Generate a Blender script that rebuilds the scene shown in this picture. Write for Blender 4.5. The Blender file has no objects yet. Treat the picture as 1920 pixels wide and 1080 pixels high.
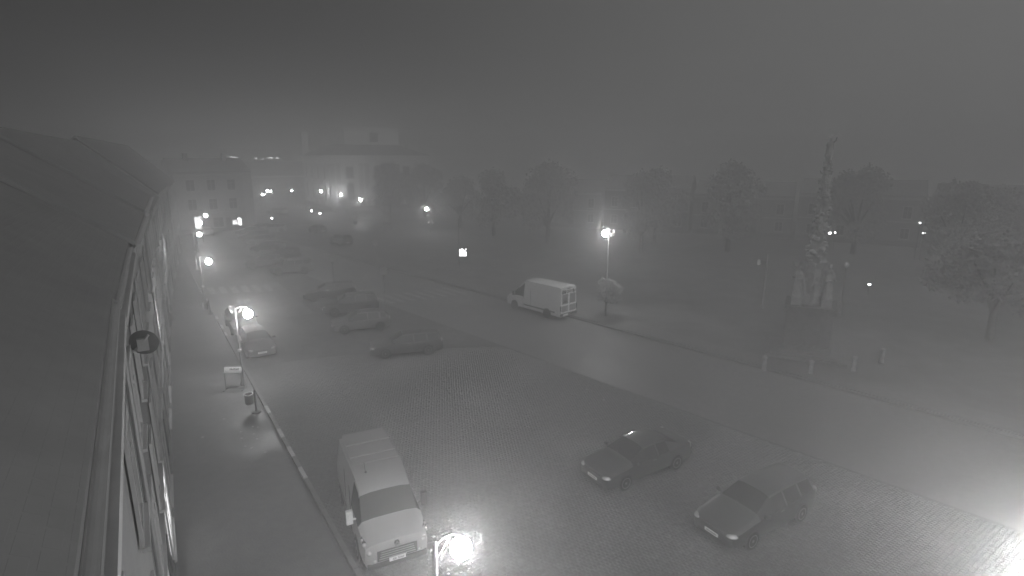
import bpy, math, random
import numpy as np
from mathutils import Vector, Matrix, noise

random.seed(7)
SC = bpy.context.scene
COL = SC.collection
R = math.radians

# ---------------------------------------------------------------- camera, sky, exposure
CAM_H = 12.4
PITCH = R(13)
cd = bpy.data.cameras.new('camera')
cam = bpy.data.objects.new('camera', cd)
COL.objects.link(cam)
cam.location = (0, 0, CAM_H)
cam.rotation_euler = (R(90) - PITCH, 0, 0)
cd.sensor_width = 36
cd.lens = 36 * 1050 / 1920
cd.clip_start = 0.05
cd.clip_end = 3000
SC.camera = cam

W = bpy.data.worlds.new('World')
SC.world = W
W.use_nodes = True
nt = W.node_tree
nt.nodes.clear()
wo = nt.nodes.new('ShaderNodeOutputWorld')
bg = nt.nodes.new('ShaderNodeBackground')
tc = nt.nodes.new('ShaderNodeTexCoord')
dt = nt.nodes.new('ShaderNodeVectorMath'); dt.operation = 'DOT_PRODUCT'
dt.inputs[1].default_value = (0.93, -0.25, 0.12)          # the town's glow lies on this side of the sky
mr = nt.nodes.new('ShaderNodeMapRange'); mr.interpolation_type = 'SMOOTHSTEP'
mr.inputs[1].default_value = -1.0; mr.inputs[2].default_value = 0.75
mr.inputs[3].default_value = 0.003; mr.inputs[4].default_value = 0.155
nt.links.new(tc.outputs['Generated'], dt.inputs[0])
nt.links.new(dt.outputs['Value'], mr.inputs[0])
nt.links.new(mr.outputs[0], bg.inputs['Color'])
bg.inputs['Strength'].default_value = 1.0
nt.links.new(bg.outputs[0], wo.inputs[0])

sl = bpy.data.lights.new('overcast_light', 'SUN')
sl.energy = 0.86
sl.angle = R(70)
sun = bpy.data.objects.new('overcast_light', sl)
COL.objects.link(sun)
sun.rotation_euler = (R(38), R(12), 0)

SC.view_settings.view_transform = 'Standard'
SC.view_settings.look = 'None'
SC.view_settings.exposure = -0.12
SC.view_settings.gamma = 1
SC.view_settings.use_curve_mapping = False
SC.render.engine = 'CYCLES'
cy = SC.cycles
cy.use_denoising = True
cy.use_adaptive_sampling = False
cy.max_bounces = 6
cy.diffuse_bounces = 2
cy.glossy_bounces = 2
cy.transmission_bounces = 4
cy.transparent_max_bounces = 8
cy.volume_bounces = 2
cy.caustics_reflective = False
cy.caustics_refractive = False
cy.sample_clamp_indirect = 3
FOG = 0.0128

# ---------------------------------------------------------------- materials (the camera is monochrome: every tone is a grey)
def mat(name, v, rough=0.7, var=0.15, scale=3.0, bump=0.0, bscale=30.0, metal=0.0, emit=0.0, kind='noise', coat=0.0, blot=0.0):
    m = bpy.data.materials.new(name)
    m.use_nodes = True
    n = m.node_tree.nodes; l = m.node_tree.links
    b = n['Principled BSDF']
    b.inputs['Roughness'].default_value = rough
    b.inputs['Metallic'].default_value = metal
    if coat: b.inputs['Coat Weight'].default_value = coat; b.inputs['Coat Roughness'].default_value = 0.08
    if emit:
        b.inputs['Base Color'].default_value = (v, v, v, 1)
        b.inputs['Emission Color'].default_value = (1, 1, 1, 1)
        b.inputs['Emission Strength'].default_value = emit
        return m
    t = n.new('ShaderNodeTexCoord')
    nz = n.new('ShaderNodeTexNoise'); nz.inputs['Scale'].default_value = scale; nz.inputs['Detail'].default_value = 6
    nz.inputs['Roughness'].default_value = 0.62
    l.new(t.outputs['Object'], nz.inputs['Vector'])
    mp = n.new('ShaderNodeMapRange')
    mp.inputs[1].default_value = 0.3; mp.inputs[2].default_value = 0.7
    mp.inputs[3].default_value = v * (1 - var); mp.inputs[4].default_value = v * (1 + var)
    l.new(nz.outputs['Fac'], mp.inputs[0])
    if blot:
        n2 = n.new('ShaderNodeTexNoise'); n2.inputs['Scale'].default_value = blot; n2.inputs['Detail'].default_value = 5; n2.inputs['Distortion'].default_value = .6
        l.new(t.outputs['Object'], n2.inputs['Vector'])
        m2 = n.new('ShaderNodeMapRange'); m2.inputs[1].default_value = .38; m2.inputs[2].default_value = .66; m2.inputs[3].default_value = .72; m2.inputs[4].default_value = 1.16
        l.new(n2.outputs['Fac'], m2.inputs[0])
        mm = n.new('ShaderNodeMath'); mm.operation = 'MULTIPLY'
        l.new(mp.outputs[0], mm.inputs[0]); l.new(m2.outputs[0], mm.inputs[1]); l.new(mm.outputs[0], b.inputs['Base Color'])
        # damp patches are smoother
        m3 = n.new('ShaderNodeMapRange'); m3.inputs[1].default_value = .35; m3.inputs[2].default_value = .6; m3.inputs[3].default_value = rough * .55; m3.inputs[4].default_value = rough
        l.new(n2.outputs['Fac'], m3.inputs[0]); l.new(m3.outputs[0], b.inputs['Roughness'])
    else: l.new(mp.outputs[0], b.inputs['Base Color'])
    if bump:
        if kind == 'tile':
            bt = n.new('ShaderNodeTexBrick'); bt.inputs['Scale'].default_value = bscale
            bt.inputs['Mortar Size'].default_value = 0.04
            bt.inputs['Color1'].default_value = (1, 1, 1, 1); bt.inputs['Color2'].default_value = (.7, .7, .7, 1); bt.inputs['Mortar'].default_value = (0, 0, 0, 1)
            l.new(t.outputs['Object'], bt.inputs['Vector']); src = bt.outputs['Color']
        else:
            bt = n.new('ShaderNodeTexNoise'); bt.inputs['Scale'].default_value = bscale; bt.inputs['Detail'].default_value = 4
            l.new(t.outputs['Object'], bt.inputs['Vector']); src = bt.outputs['Fac']
        bp = n.new('ShaderNodeBump'); bp.inputs['Strength'].default_value = bump; bp.inputs['Distance'].default_value = 0.03
        l.new(src, bp.inputs['Height']); l.new(bp.outputs[0], b.inputs['Normal'])
    return m

M = dict(
    asphalt=mat('asphalt', 0.165, 0.6, 0.14, 3, 0.5, 40, blot=.16),
    asphalt_dark=mat('asphalt_dark', 0.13, 0.65, 0.15, 0.4, 0.5, 40, blot=.2),
    ground=mat('park_ground', 0.14, 0.95, 0.25, 0.5, 0.7, 8, blot=.12),
    pave=mat('pavement_stone', 0.145, 0.75, 0.14, 3, 0.5, 14, blot=.3),
    cobble_bed=mat('cobble_bed', 0.135, 0.9, 0.2, 1.2, 0.9, 9, blot=.25),
    sett=mat('granite_sett', 0.155, 1.0, 0.3, 5.0, 0.2, 60, blot=.25),
    kerb=mat('kerb_granite', 0.16, 0.7, 0.2, 3.0, 0.3, 40),
    kerb_white=mat('kerb_white_paint', 0.42, 0.6, 0.22, 6.0, 0.2, 40),
    marking=mat('road_paint', 0.27, 0.6, 0.3, 2.5, 0.2, 30),
    plaster=mat('plaster_light', 0.34, 0.9, 0.1, 1.0, 0.2, 20),
    plaster2=mat('plaster_mid', 0.24, 0.9, 0.12, 0.9, 0.2, 20),
    plaster3=mat('plaster_dark', 0.15, 0.9, 0.12, 0.8, 0.2, 20),
    church=mat('church_plaster', 0.62, 0.9, 0.12, 0.5, 0.2, 12),
    trim=mat('pale_trim', 0.42, 0.85, 0.1, 2.0, 0.1, 30),
    stone=mat('sandstone', 0.34, 0.9, 0.25, 4.0, 0.6, 18),
    stone_dark=mat('sandstone_toned_down', 0.165, 0.9, 0.25, 4.0, 0.6, 18),  # same sandstone, colour darkened to offset strong lamp and sun light on the pedestal
    roof=mat('roof_tiles', 0.19, 0.8, 0.12, 1.0, 0.45, 2.2, kind='tile'),
    roof2=mat('roof_sheet', 0.12, 0.7, 0.2, 1.0, 0.2, 10),
    glass=mat('dark_glass', 0.04, 0.15, 0.1),
    frame=mat('window_frame', 0.4, 0.6, 0.05),
    metal=mat('zinc', 0.32, 0.4, 0.1, 4, metal=0.6),
    pole=mat('painted_pole', 0.25, 0.4, 0.1, 6),
    pole_dark=mat('dark_iron', 0.07, 0.5, 0.1, 6),
    white2=mat('white_enamel', 0.85, 0.5, 0.03),
    white=mat('white_panel', 0.6, 0.6, 0.05),
    black=mat('black_print', 0.03, 0.7, 0.05),
    rubber=mat('rubber', 0.03, 0.85, 0.2, 20),
    rim=mat('alloy_rim', 0.22, 0.5, 0.1, 8, metal=0.7),
    trimblk=mat('black_trim', 0.06, 0.6, 0.1),
    leaf=mat('foliage', 0.36, 0.75, 0.4, 1.5),
    leaf2=mat('foliage_pale', 0.34, 0.75, 0.4, 1.5),
    bark=mat('bark', 0.10, 0.95, 0.3, 6, 0.8, 12),
    plate=mat('number_plate', 0.75, 0.5, 0.03),
    lampglass=mat('lamp_lens', 0.7, 0.15, 0.05, metal=0.5),
    flower=mat('flower_mound', 0.6, 0.8, 0.4, 14),
    litter=mat('fallen_leaf', 0.42, 0.8, 0.3, 9),
)
def paint(name, v): return mat(name, v, 0.32, 0.04, 2.0, coat=0.6)
EM = {}
def emat(e):
    if e not in EM: EM[e] = mat('glowing_%d' % len(EM), 0.8, 0.5, emit=e)
    return EM[e]

# ---------------------------------------------------------------- helpers
def G(px, py, z=0.0):
    """point of the place, z above the ground, that stands at this spot of the survey photograph"""
    u = (px - 960) / 1050; v = (py - 540) / 1050
    t = (CAM_H - z) / (math.sin(PITCH) + v * math.cos(PITCH))
    return Vector((u * t, t * (math.cos(PITCH) - v * math.sin(PITCH)), z))
AX = Vector((-0.555, 0.832, 0)); AX.normalize()             # along the left street
BX = Vector((AX.y, -AX.x, 0))                                # across it, towards the square
STREET = math.atan2(AX.y, AX.x)
def S(s, w, z=0.0): return AX * s + BX * w + Vector((0, 0, z))

LAST = [None]
class MB:
    def __init__(self): self.v = []; self.f = []; self.sm = False
    def add(self, vs, fs):
        n = len(self.v); self.v += [tuple(p) for p in vs]; self.f += [tuple(i + n for i in q) for q in fs]; return self
    def box(self, x0, x1, y0, y1, z0, z1, rz=0.0, c=(0, 0)):
        p = [(x, y, z) for z in (z0, z1) for x, y in ((x0, y0), (x1, y0), (x1, y1), (x0, y1))]
        if rz or c != (0, 0):
            cs, sn = math.cos(rz), math.sin(rz)
            p = [(c[0] + x * cs - y * sn, c[1] + x * sn + y * cs, z) for x, y, z in p]
        return self.add(p, [(0, 3, 2, 1), (4, 5, 6, 7), (0, 1, 5, 4), (1, 2, 6, 5), (2, 3, 7, 6), (3, 0, 4, 7)])
    def tube(self, a, b, r0, r1=None, n=8, caps=True):
        a = Vector(a); b = Vector(b); r1 = r0 if r1 is None else r1
        d = (b - a).normalized(); q = d.to_track_quat('Z', 'Y')
        vs = []
        for c, r in ((a, r0), (b, r1)):
            for i in range(n):
                t = 2 * math.pi * i / n
                vs.append(c + q @ Vector((r * math.cos(t), r * math.sin(t), 0)))
        fs = [(i, (i + 1) % n, n + (i + 1) % n, n + i) for i in range(n)]
        if caps: fs += [tuple(range(n - 1, -1, -1)), tuple(range(n, 2 * n))]
        return self.add(vs, fs)
    def lathe(self, prof, c=(0, 0, 0), n=12, fold=0.0, k=7, ph=0.0, sx=1.0, sy=1.0, loop=False):
        if loop: prof = list(prof) + [prof[0]]
        vs = []; fs = []
        for j, (r, z) in enumerate(prof):
            for i in range(n):
                t = 2 * math.pi * i / n
                rr = r * (1 + fold * math.sin(k * t + ph + z * 2))
                vs.append((c[0] + rr * sx * math.cos(t), c[1] + rr * sy * math.sin(t), c[2] + z))
        for j in range(len(prof) - 1):
            for i in range(n):
                fs.append((j * n + i, j * n + (i + 1) % n, (j + 1) * n + (i + 1) % n, (j + 1) * n + i))
        if not loop: fs.append(tuple(range(n - 1, -1, -1))); fs.append(tuple(range((len(prof) - 1) * n, len(prof) * n)))
        return self.add(vs, fs)
    def ball(self, c, r, n=10, m=6, sz=1.0, sx=1.0, sy=1.0):
        prof = [(max(1e-4, r * math.sin(math.pi * j / m)), -r * sz * math.cos(math.pi * j / m)) for j in range(m + 1)]
        return self.lathe(prof, c, n, sx=sx, sy=sy)
    def prism(self, poly, y0, y1, axis='y'):
        n = len(poly)
        if axis == 'y': vs = [(x, y0, z) for x, z in poly] + [(x, y1, z) for x, z in poly]
        elif axis == 'x': vs = [(y0, x, z) for x, z in poly] + [(y1, x, z) for x, z in poly]
        else: vs = [(x, z, y0) for x, z in poly] + [(x, z, y1) for x, z in poly]
        fs = [(i, (i + 1) % n, n + (i + 1) % n, n + i) for i in range(n)] + [tuple(range(n - 1, -1, -1)), tuple(range(n, 2 * n))]
        return self.add(vs, fs)
    def mesh(self, name, m, smooth=False):
        me = bpy.data.meshes.new(name); me.from_pydata(self.v, [], self.f); me.materials.append(m)
        if smooth:
            me.polygons.foreach_set('use_smooth', [True] * len(me.polygons))
            try: me.set_sharp_from_angle(angle=R(42))
            except Exception: pass
        return me
    def build(self, name, m, parent=None, smooth=False, bevel=0.0, fix=True):
        me = self.mesh(name, m, smooth)
        if fix:
            import bmesh
            b = bmesh.new(); b.from_mesh(me); bmesh.ops.recalc_face_normals(b, faces=b.faces); b.to_mesh(me); b.free()
        o = bpy.data.objects.new(name, me); COL.objects.link(o)
        LAST[0] = o
        if parent is not None: o.parent = parent
        if bevel:
            bm_ = o.modifiers.new('edge', 'BEVEL'); bm_.width = bevel; bm_.segments = 2; bm_.limit_method = 'ANGLE'
        return o
def inst(o, parent, loc, rz=None, scale=None):
    c = o.copy(); COL.objects.link(c); c.parent = parent; c.location = loc
    if rz is not None: c.rotation_euler.z = rz
    if scale: c.scale = scale
    return c
def tag(o, label, cat, group=None):
    o['label'] = label; o['category'] = cat
    if group: o['group'] = group
    return o
def thing(name, label, cat, loc=(0, 0, 0), rz=0.0, group=None):
    o = bpy.data.objects.new(name, None); COL.objects.link(o)
    o.location = loc; o.rotation_euler = (0, 0, rz)
    return tag(o, label, cat, group)
def kids(o): return [c for c in bpy.data.objects if c.parent == o]
def dup(root, loc, rz, label, group=None):
    r = root.copy(); COL.objects.link(r); r.location = loc; r.rotation_euler = (0, 0, rz); r['label'] = label
    if group: r['group'] = group
    for ch in kids(root):
        c = ch.copy(); COL.objects.link(c); c.parent = r
        for g in kids(ch):
            d = g.copy(); COL.objects.link(d); d.parent = c
    return r
def struct(o): o['kind'] = 'structure'; return o
def text_mesh(name, body, size, m, parent, loc, rot, depth=0.004, align='CENTER'):
    cu = bpy.data.curves.new(name, 'FONT'); cu.body = body; cu.size = size; cu.extrude = depth; cu.align_x = align; cu.align_y = 'CENTER'
    t = bpy.data.objects.new(name, cu); COL.objects.link(t)
    dg = bpy.context.evaluated_depsgraph_get()
    me = bpy.data.meshes.new_from_object(t.evaluated_get(dg)); me.name = name
    bpy.data.objects.remove(t)
    me.materials.clear(); me.materials.append(m)
    o = bpy.data.objects.new(name, me); COL.objects.link(o); o.parent = parent
    o.location = loc; o.rotation_euler = rot
    return o

# ---------------------------------------------------------------- setting: ground, road, parking, pavements
def sheet(name, pts, z, m):
    b = MB(); b.add([(p[0], p[1], z) for p in pts], [tuple(range(len(pts)))])
    return struct(b.build(name, m))
struct(MB().add([(-600, -120, 0), (600, -120, 0), (600, 700, 0), (-600, 700, 0)], [(0, 1, 2, 3)]).build('ground', M['ground']))
KW = 4.16                                     # kerb line of the left pavement
FW = -0.62                                    # house fronts
RD = Vector((-0.68, 0.733, 0)); RD.normalize()
RN = Vector((RD.y, -RD.x, 0))
RE0 = Vector((6.9, 28.1, 0))                  # near edge of the main road
def RP(s, w): return RE0 + RD * s + RN * w
RWID = 8.7
a0 = S(-20, KW); a1 = S(160, KW)
sheet('cobbled_parking', [S(-60, KW), RP(-90, 0.0), RP(170, 0), S(160, KW)], 0.004, M['cobble_bed'])
sheet('road', [RP(-90, 0), RP(-90, RWID), RP(170, RWID), RP(170, 0)], 0.008, M['asphalt'])
# lane at the foot of the left pavement, past the cobbles
sheet('lane', [S(46, KW), S(46, KW + 7.0), S(118, KW + 7.0), S(118, KW)], 0.012, M['asphalt_dark'])
sheet('cross_street', [G(455, 424), G(455, 438), G(700, 432), G(700, 416)], 0.016, M['asphalt_dark'])
# left pavement slab (a real step above the cobbles)
pvo = MB(); L0, L1 = -20, 135
q = [S(L0, -6), S(L0, KW - 0.16), S(L1, KW - 0.16), S(L1, -1.0), S(90, -1), S(60, -1), S(30, -6)]
pvo.add([(p.x, p.y, z) for z in (-0.05, 0.13) for p in q], [tuple(range(6, -1, -1)), tuple(range(7, 14))] + [(i, (i + 1) % 7, 7 + (i + 1) % 7, 7 + i) for i in range(7)])
pavement = struct(pvo.build('pavement', M['pave']))
pav2 = MB()
q = [RP(-30, RWID + 0.14), RP(-30, RWID + 2.0), RP(62, RWID + 2.0), RP(62, RWID + 0.14)]
pav2.add([(p.x, p.y, z) for z in (-0.05, 0.13) for p in q], [(3, 2, 1, 0), (4, 5, 6, 7), (0, 1, 5, 4), (1, 2, 6, 5), (2, 3, 7, 6), (3, 0, 4, 7)])
verge = struct(pav2.build('far_pavement', M['pave']))
kst = MB().box(0.01, 0.99, -0.16, 0.0, -0.05, 0.135).mesh('kerb_stone', M['kerb'])
kstw = MB().box(0.01, 0.99, -0.16, 0.0, -0.05, 0.137).mesh('kerb_stone', M['kerb_white'])
def kerb(parent, origin, ang, n, white):
    d = Vector((math.cos(ang), math.sin(ang), 0))
    for i in range(n):
        o = bpy.data.objects.new('kerb_stone', kstw if white(i) else kst); COL.objects.link(o)
        o.parent = parent
        p = origin + d * i; o.location = (p.x, p.y, random.uniform(-0.004, 0.004)); o.rotation_euler.z = ang + random.uniform(-.004, .004)
kerb(pavement, S(2, KW), STREET, 110, lambda i: i in (19, 21, 23, 26, 41, 43, 46, 53))
# stones of the far kerb run the other way round so that their face is towards the road
kerb(verge, RP(60, RWID), math.atan2(-RD.y, -RD.x), 86, lambda i: False)
# zebra stripes
def zebra(name, centers, dirv, half_l, half_w, z=0.018):
    par = None
    nrm = Vector((dirv.y, -dirv.x, 0))
    root = MB()
    for i, c in enumerate(centers):
        p = [c - dirv * half_l - nrm * half_w, c - dirv * half_l + nrm * half_w, c + dirv * half_l + nrm * half_w, c + dirv * half_l - nrm * half_w]
        b = MB().add([(v_.x, v_.y, z) for v_ in p], [(0, 1, 2, 3)])
        if par is None:
            par = bpy.data.objects.new(name, None); COL.objects.link(par); par['kind'] = 'structure'
        b.build('zebra_stripe', M['marking'], par)
zebra('zebra_crossing', [G(376 + 21 * i, 546 - 1.0 * i) for i in range(7)], AX, 1.7, 0.28)
zebra('zebra_crossing', [RP(28 , 0.6 + 0.98 * i) - RD * (0.25 * i) for i in range(8)], RD, 1.8, 0.25)
dash = bpy.data.objects.new('road_markings', None); COL.objects.link(dash); dash['kind'] = 'structure'
for i in range(9):
    p = G(545 + 9 * i, 426 - 0.5 * i)
    MB().box(-.45, .45, -.1, .1, 0.018, 0.021, 0.1, (p.x, p.y)).build('line_dash', M['marking'], dash)
# granite setts: real stones over the nearer part of the parking area, past counting
def setts():
    vs = []; fs = []
    rng = np.random.RandomState(3)
    p = 0.15
    for i in range(0, 390):
        s = -12.0 + i * p
        off = (i % 2) * p * 0.5
        for j in range(0, 210):
            w = KW + 0.04 + j * p + off
            c = AX * s + BX * w
            if (c - RE0).dot(RN) > -0.12: break
            if c.y < 11 or c.length > 36: continue
            if abs(c.x) > c.y * 1.02 + 3: continue
            h = 0.055 + rng.uniform(-.010, .010); g = 0.062 + rng.uniform(-.013, .006)
            tx, ty = rng.uniform(-.005, .005, 2)
            ex, ey = rng.uniform(-.016, .016, 2)
            n = len(vs)
            for (a, b) in ((-1, -1), (1, -1), (1, 1), (-1, 1)):
                q_ = AX * (s + ex + a * (g + .008)) + BX * (w + ey + b * (g + .008)); vs.append((q_.x, q_.y, 0.006))
            for (a, b) in ((-1, -1), (1, -1), (1, 1), (-1, 1)):
                q_ = AX * (s + ex + a * g * .82) + BX * (w + ey + b * g * .82); vs.append((q_.x, q_.y, h * .42 + a * tx * .6 + b * ty * .6))
            fs += [(n + 4, n + 7, n + 6, n + 5), (n, n + 4, n + 5, n + 1), (n + 1, n + 5, n + 6, n + 2), (n + 2, n + 6, n + 7, n + 3), (n + 3, n + 7, n + 4, n)]
    me = bpy.data.meshes.new('cobblestones'); me.from_pydata(vs, [], fs); me.materials.append(M['sett'])
    o = bpy.data.objects.new('cobblestones', me); COL.objects.link(o); o['kind'] = 'stuff'
    o['label'] = 'granite setts covering the parking area between pavement and main road'
    print('setts', len(fs) // 5)
setts()
# low hill behind the town
hb = MB(); nx, ny = 40, 10
for j in range(ny + 1):
    for i in range(nx + 1):
        x = -420 + 700 * i / nx; y = 230 + 260 * j / ny
        e = min(1, j / 4.0)
        hb.v.append((x, y, -0.5 + 13 * (e * e * (3 - 2 * e)) * (1 + .12 * noise.noise(Vector((x * .01, y * .01, 0))))))
for j in range(ny):
    for i in range(nx):
        a_ = j * (nx + 1) + i; hb.f.append((a_, a_ + 1, a_ + nx + 2, a_ + nx + 1))
struct(hb.build('hill', M['ground'], smooth=True))
# fallen leaves on the near pavement
LEAFW = ['pavement, nearest to the litter bin', 'pavement just right of the one nearest the bin', 'pavement, upper one of the left pair', 'pavement, middle of the group below the bin',
         'pavement, lower one of the left pair', 'pavement, right side of the group below the bin', 'pavement, lower left of the group', 'pavement, lower middle of the group', 'pavement, lowest of the group',
         'pavement close to the white kerb stone', 'pavement below the lettered board', 'pavement by the house fronts', 'cobbles in front of the nearest dark estate car', 'road edge, right one of the pair', 'road edge, left one of the pair']
for k, (px_, py_) in enumerate([(474, 800), (484, 801), (452, 810), (476, 814), (453, 822), (482, 823), (460, 837), (472, 840), (497, 848), (510, 832), (420, 786), (380, 820), (690, 700), (1132, 750), (1100, 730)]):
    p = G(px_, py_, 0.14 if px_ < 500 else 0.05)
    b = MB().add([(-.08, 0, 0), (0, -.055, .012), (.09, 0, .004), (0, .055, .018)], [(0, 1, 2, 3)])
    o = b.build('fallen_leaf', M['litter']); o.location = p; o.rotation_euler.z = random.uniform(0, 6)
    tag(o, 'small pale fallen leaf lying on the ' + (LEAFW[k]), 'leaf', 'fallen leaves scattered on the paving')

# ---------------------------------------------------------------- street lamps
def street_lamp(base, h, arm_ang, label, power, arm=0.62, drop=0.45, globe=0.25, dark=False, basket=None, name='street_lamp', collar=True, flood=False):
    t = thing(name, label, 'street lamp', base, 0, 'street lamps round the square')
    pm = M['pole_dark'] if dark else M['pole']
    MB().lathe([(.17, 0), (.17, .12), (.12, .2), (.11, .75), (.075, .9), (.055, 1.05)], n=12).build('base', pm, t, smooth=True)
    MB().tube((0, 0, 1.0), (0, 0, h), .05, .038, 10).build('pole', pm, t, smooth=True)
    ax = Vector((math.cos(arm_ang), math.sin(arm_ang), 0))
    b = MB(); pts = []
    for i in range(9):
        f_ = i / 8; pts.append(Vector((0, 0, h - .12)) + ax * (arm * f_) + Vector((0, 0, .13 * math.sin(math.pi * f_))))
    for i in range(8): b.tube(pts[i], pts[i + 1], .022, n=6)
    b.tube((0, 0, h - .5), Vector((0, 0, h - .05)) + ax * (arm * .55), .012, n=6)
    b.build('arm', pm, t, smooth=True)
    c = ax * arm + Vector((0, 0, h - drop))
    cap = MB().lathe([(globe * .14, globe * .97), (globe * .18, globe * .96), (globe * .14, globe * 1.03), (.03, globe * 1.1), (.02, max(globe * 1.15, drop - .1))], c, 14).build('lamp_shade', pm, t, smooth=True)
    g_ = MB().ball(c, globe, 14, 8).build('glowing_globe', emat(power), t, smooth=True)
    if collar:
        MB().lathe([(.05, 0), (.1, .03), (.1, .13), (.05, .17)], (0, 0, 1.95), 10).build('collar', M['white'], t)
    if basket:
        for sgn in (-1, 1):
            q_ = ax * (.36 * sgn)
            MB().ball((q_.x, q_.y, basket + .05), .27, 10, 6, .7).build('flower_basket', M['flower'], t, smooth=True)
        MB().tube(-ax * .4 + Vector((0, 0, basket + .3)), ax * .4 + Vector((0, 0, basket + .3)), .02).build('basket_rail', pm, t)
    if flood:
        for k, (dx, dz, an) in enumerate(((.32, -.22, .4), (-.3, -.3, -.5), (.45, .05, 1.2))):
            f = MB().box(-.16, .16, -.05, .09, -.11, .11, an, (dx, .05)).build('floodlight', M['metal'], t, bevel=.01)
            f.location = (0, 0, h - .35 + dz)
        MB().tube((-.35, .0, h - .5), (.5, .0, h - .4), .025).build('cross_bar', pm, t)
    return t
AR = math.atan2(BX.y, BX.x)
NL = 5.0
p = G(815, 1010, 4.55); p.z = 0
street_lamp(p, 4.5, AR, 'street lamp glaring right beside the near white van', 360, globe=.24)
street_lamp(S(32.6, 3.75, .12), 4.45, AR, 'street lamp on the left kerb above the white lettered board', 300, globe=.24)
street_lamp(S(51.6, 3.8, .12), 4.5, AR, 'street lamp on the left kerb just before the zebra crossing', 230, globe=.24)
for (px_, py_, zz, lab, pw) in (
        (361, 433, 4.5, 'street lamp farther down the left pavement, third along the kerb', 110),
        (364.5, 412, 4.5, 'small street lamp in front of the lit shop window', 120),
        (376, 399.5, 4.5, 'farthest street lamp against the ground floor of the three storey house', 140)):
    p = G(px_, py_, zz); p.z = 0.12
    street_lamp(p, 4.4, AR, lab, pw)
AL = AR + math.pi
for (px_, py_, zz, ang, lab, pw, bk, gl) in (
        (806, 386, 4.5, AL, 'street lamp with two flower baskets right of the church', 240, 1.55, .26),
        (681, 370, 4.2, AL, 'street lamp beside the leafy tree before the church front', 380, None, .26),
        (487, 361, 4.8, AR, 'lower left lamp of the bright cluster at the street end', 190, None, .25),
        (496, 354, 5.2, AR, 'upper middle lamp of the bright cluster at the street end', 210, None, .28),
        (502, 355, 4.8, AR, 'right hand lamp of the bright cluster at the street end', 200, None, .25),
        (542, 354, 4.6, AR, 'small lone lamp between the street end and the church', 150, None, .24)):
    p = G(px_, py_, zz); p.z = 0
    street_lamp(p, zz - .05, ang, lab, pw, globe=gl, basket=bk)
CXV = Vector((.85, .527, 0)).normalized(); CYV = Vector((-CXV.y, CXV.x, 0)); CO = Vector((-42.9, 134.5, 0))
street_lamp(CO + CXV * -1.5 + CYV * .8, 5.3, AL, 'street lamp standing along the side wall of the church', 380, globe=.26)
street_lamp(CO + CXV * 2.2 + CYV * -2.6, 4.6, AL, 'street lamp close to the near corner of the church', 330, globe=.26)
p = G(1142, 427, 7.0); p.z = 0
street_lamp(p, 7.0, AL, 'tall street lamp with floodlights on the far kerb beside the lettered van', 330, arm=.42, drop=.42, globe=.24, flood=True, collar=False)
street_lamp((3.78, 3.40, 0), 9.72, AR, 'tall street lamp whose bright head fills the lower right corner', 500, arm=.5, drop=.5, globe=.22, collar=False)
# unlit old lanterns round the column
for (px_, py_, zz, lab, left) in ((1440, 478, 4.6, 'unlit street lamp with a short arm left of the plague column', True),):
    p = G(px_, py_, zz); p.z = 0
    t = thing('street_lamp', lab, 'street lamp', p, 0, 'street lamps round the square')
    MB().lathe([(.13, 0), (.13, .3), (.07, .6), (.05, 4.7)], n=10).build('pole', M['pole'], t, smooth=True)
    MB().tube((0, 0, 4.15), (-.75, 0, 4.2), .03).build('arm', M['pole'], t)
    MB().lathe([(.05, 0), (.16, .1), (.12, .4), (.03, .5)], (-.7, 0, 3.75), 8).build('lantern', M['white'], t)
p = G(1587, 497, 4.2); p.z = 0
t = thing('street_lamp', 'unlit round lantern on a slim post right of the plague column', 'street lamp', p, 0, 'street lamps round the square')
MB().lathe([(.12, 0), (.12, .3), (.06, .6), (.045, 4.0)], n=10).build('pole', M['pole'], t, smooth=True)
MB().lathe([(.05, 0), (.17, .15), (.2, .32), (.08, .5)], (0, 0, 3.95), 10).build('lantern', M['white'], t, smooth=True)

# ---------------------------------------------------------------- houses of the left row
def window_mesh(w, h):
    f = MB(); e = .11
    f.box(-w / 2 - e, -w / 2, 0.0, .05, -e, h + e).box(w / 2, w / 2 + e, 0, .05, -e, h + e)
    f.box(-w / 2, w / 2, 0, .05, h, h + e).box(-w / 2, w / 2, 0, .05, -e, 0)
    f.box(-.03, .03, 0.0, .04, 0, h).box(-w / 2, w / 2, 0.002, .038, h * .64, h * .64 + .05)
    return (f.mesh('window_frame', M['trim']), MB().box(-w / 2, w / 2, -.01, .015, 0, h).mesh('pane', M['glass']),
            MB().box(-w / 2 - .18, w / 2 + .14, .0, .12, -.18, -.112).mesh('sill', M['trim']))
WM = {}
def add_window(parent, x, y, z, w, h, rz=0.0, lit=None, flip=1):
    k = (w, h)
    if k not in WM: WM[k] = window_mesh(w, h)
    fr = bpy.data.objects.new('window', WM[k][0]); COL.objects.link(fr); fr.parent = parent
    fr.location = (x, y, z); fr.rotation_euler.z = rz
    pn = bpy.data.objects.new('pane', WM[k][1]); COL.objects.link(pn); pn.parent = fr
    if lit:
        me = WM[k][1].copy(); me.materials.clear(); me.materials.append(lit); pn.data = me
    s_ = bpy.data.objects.new('sill', WM[k][2]); COL.objects.link(s_); s_.parent = fr
    return fr
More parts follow.
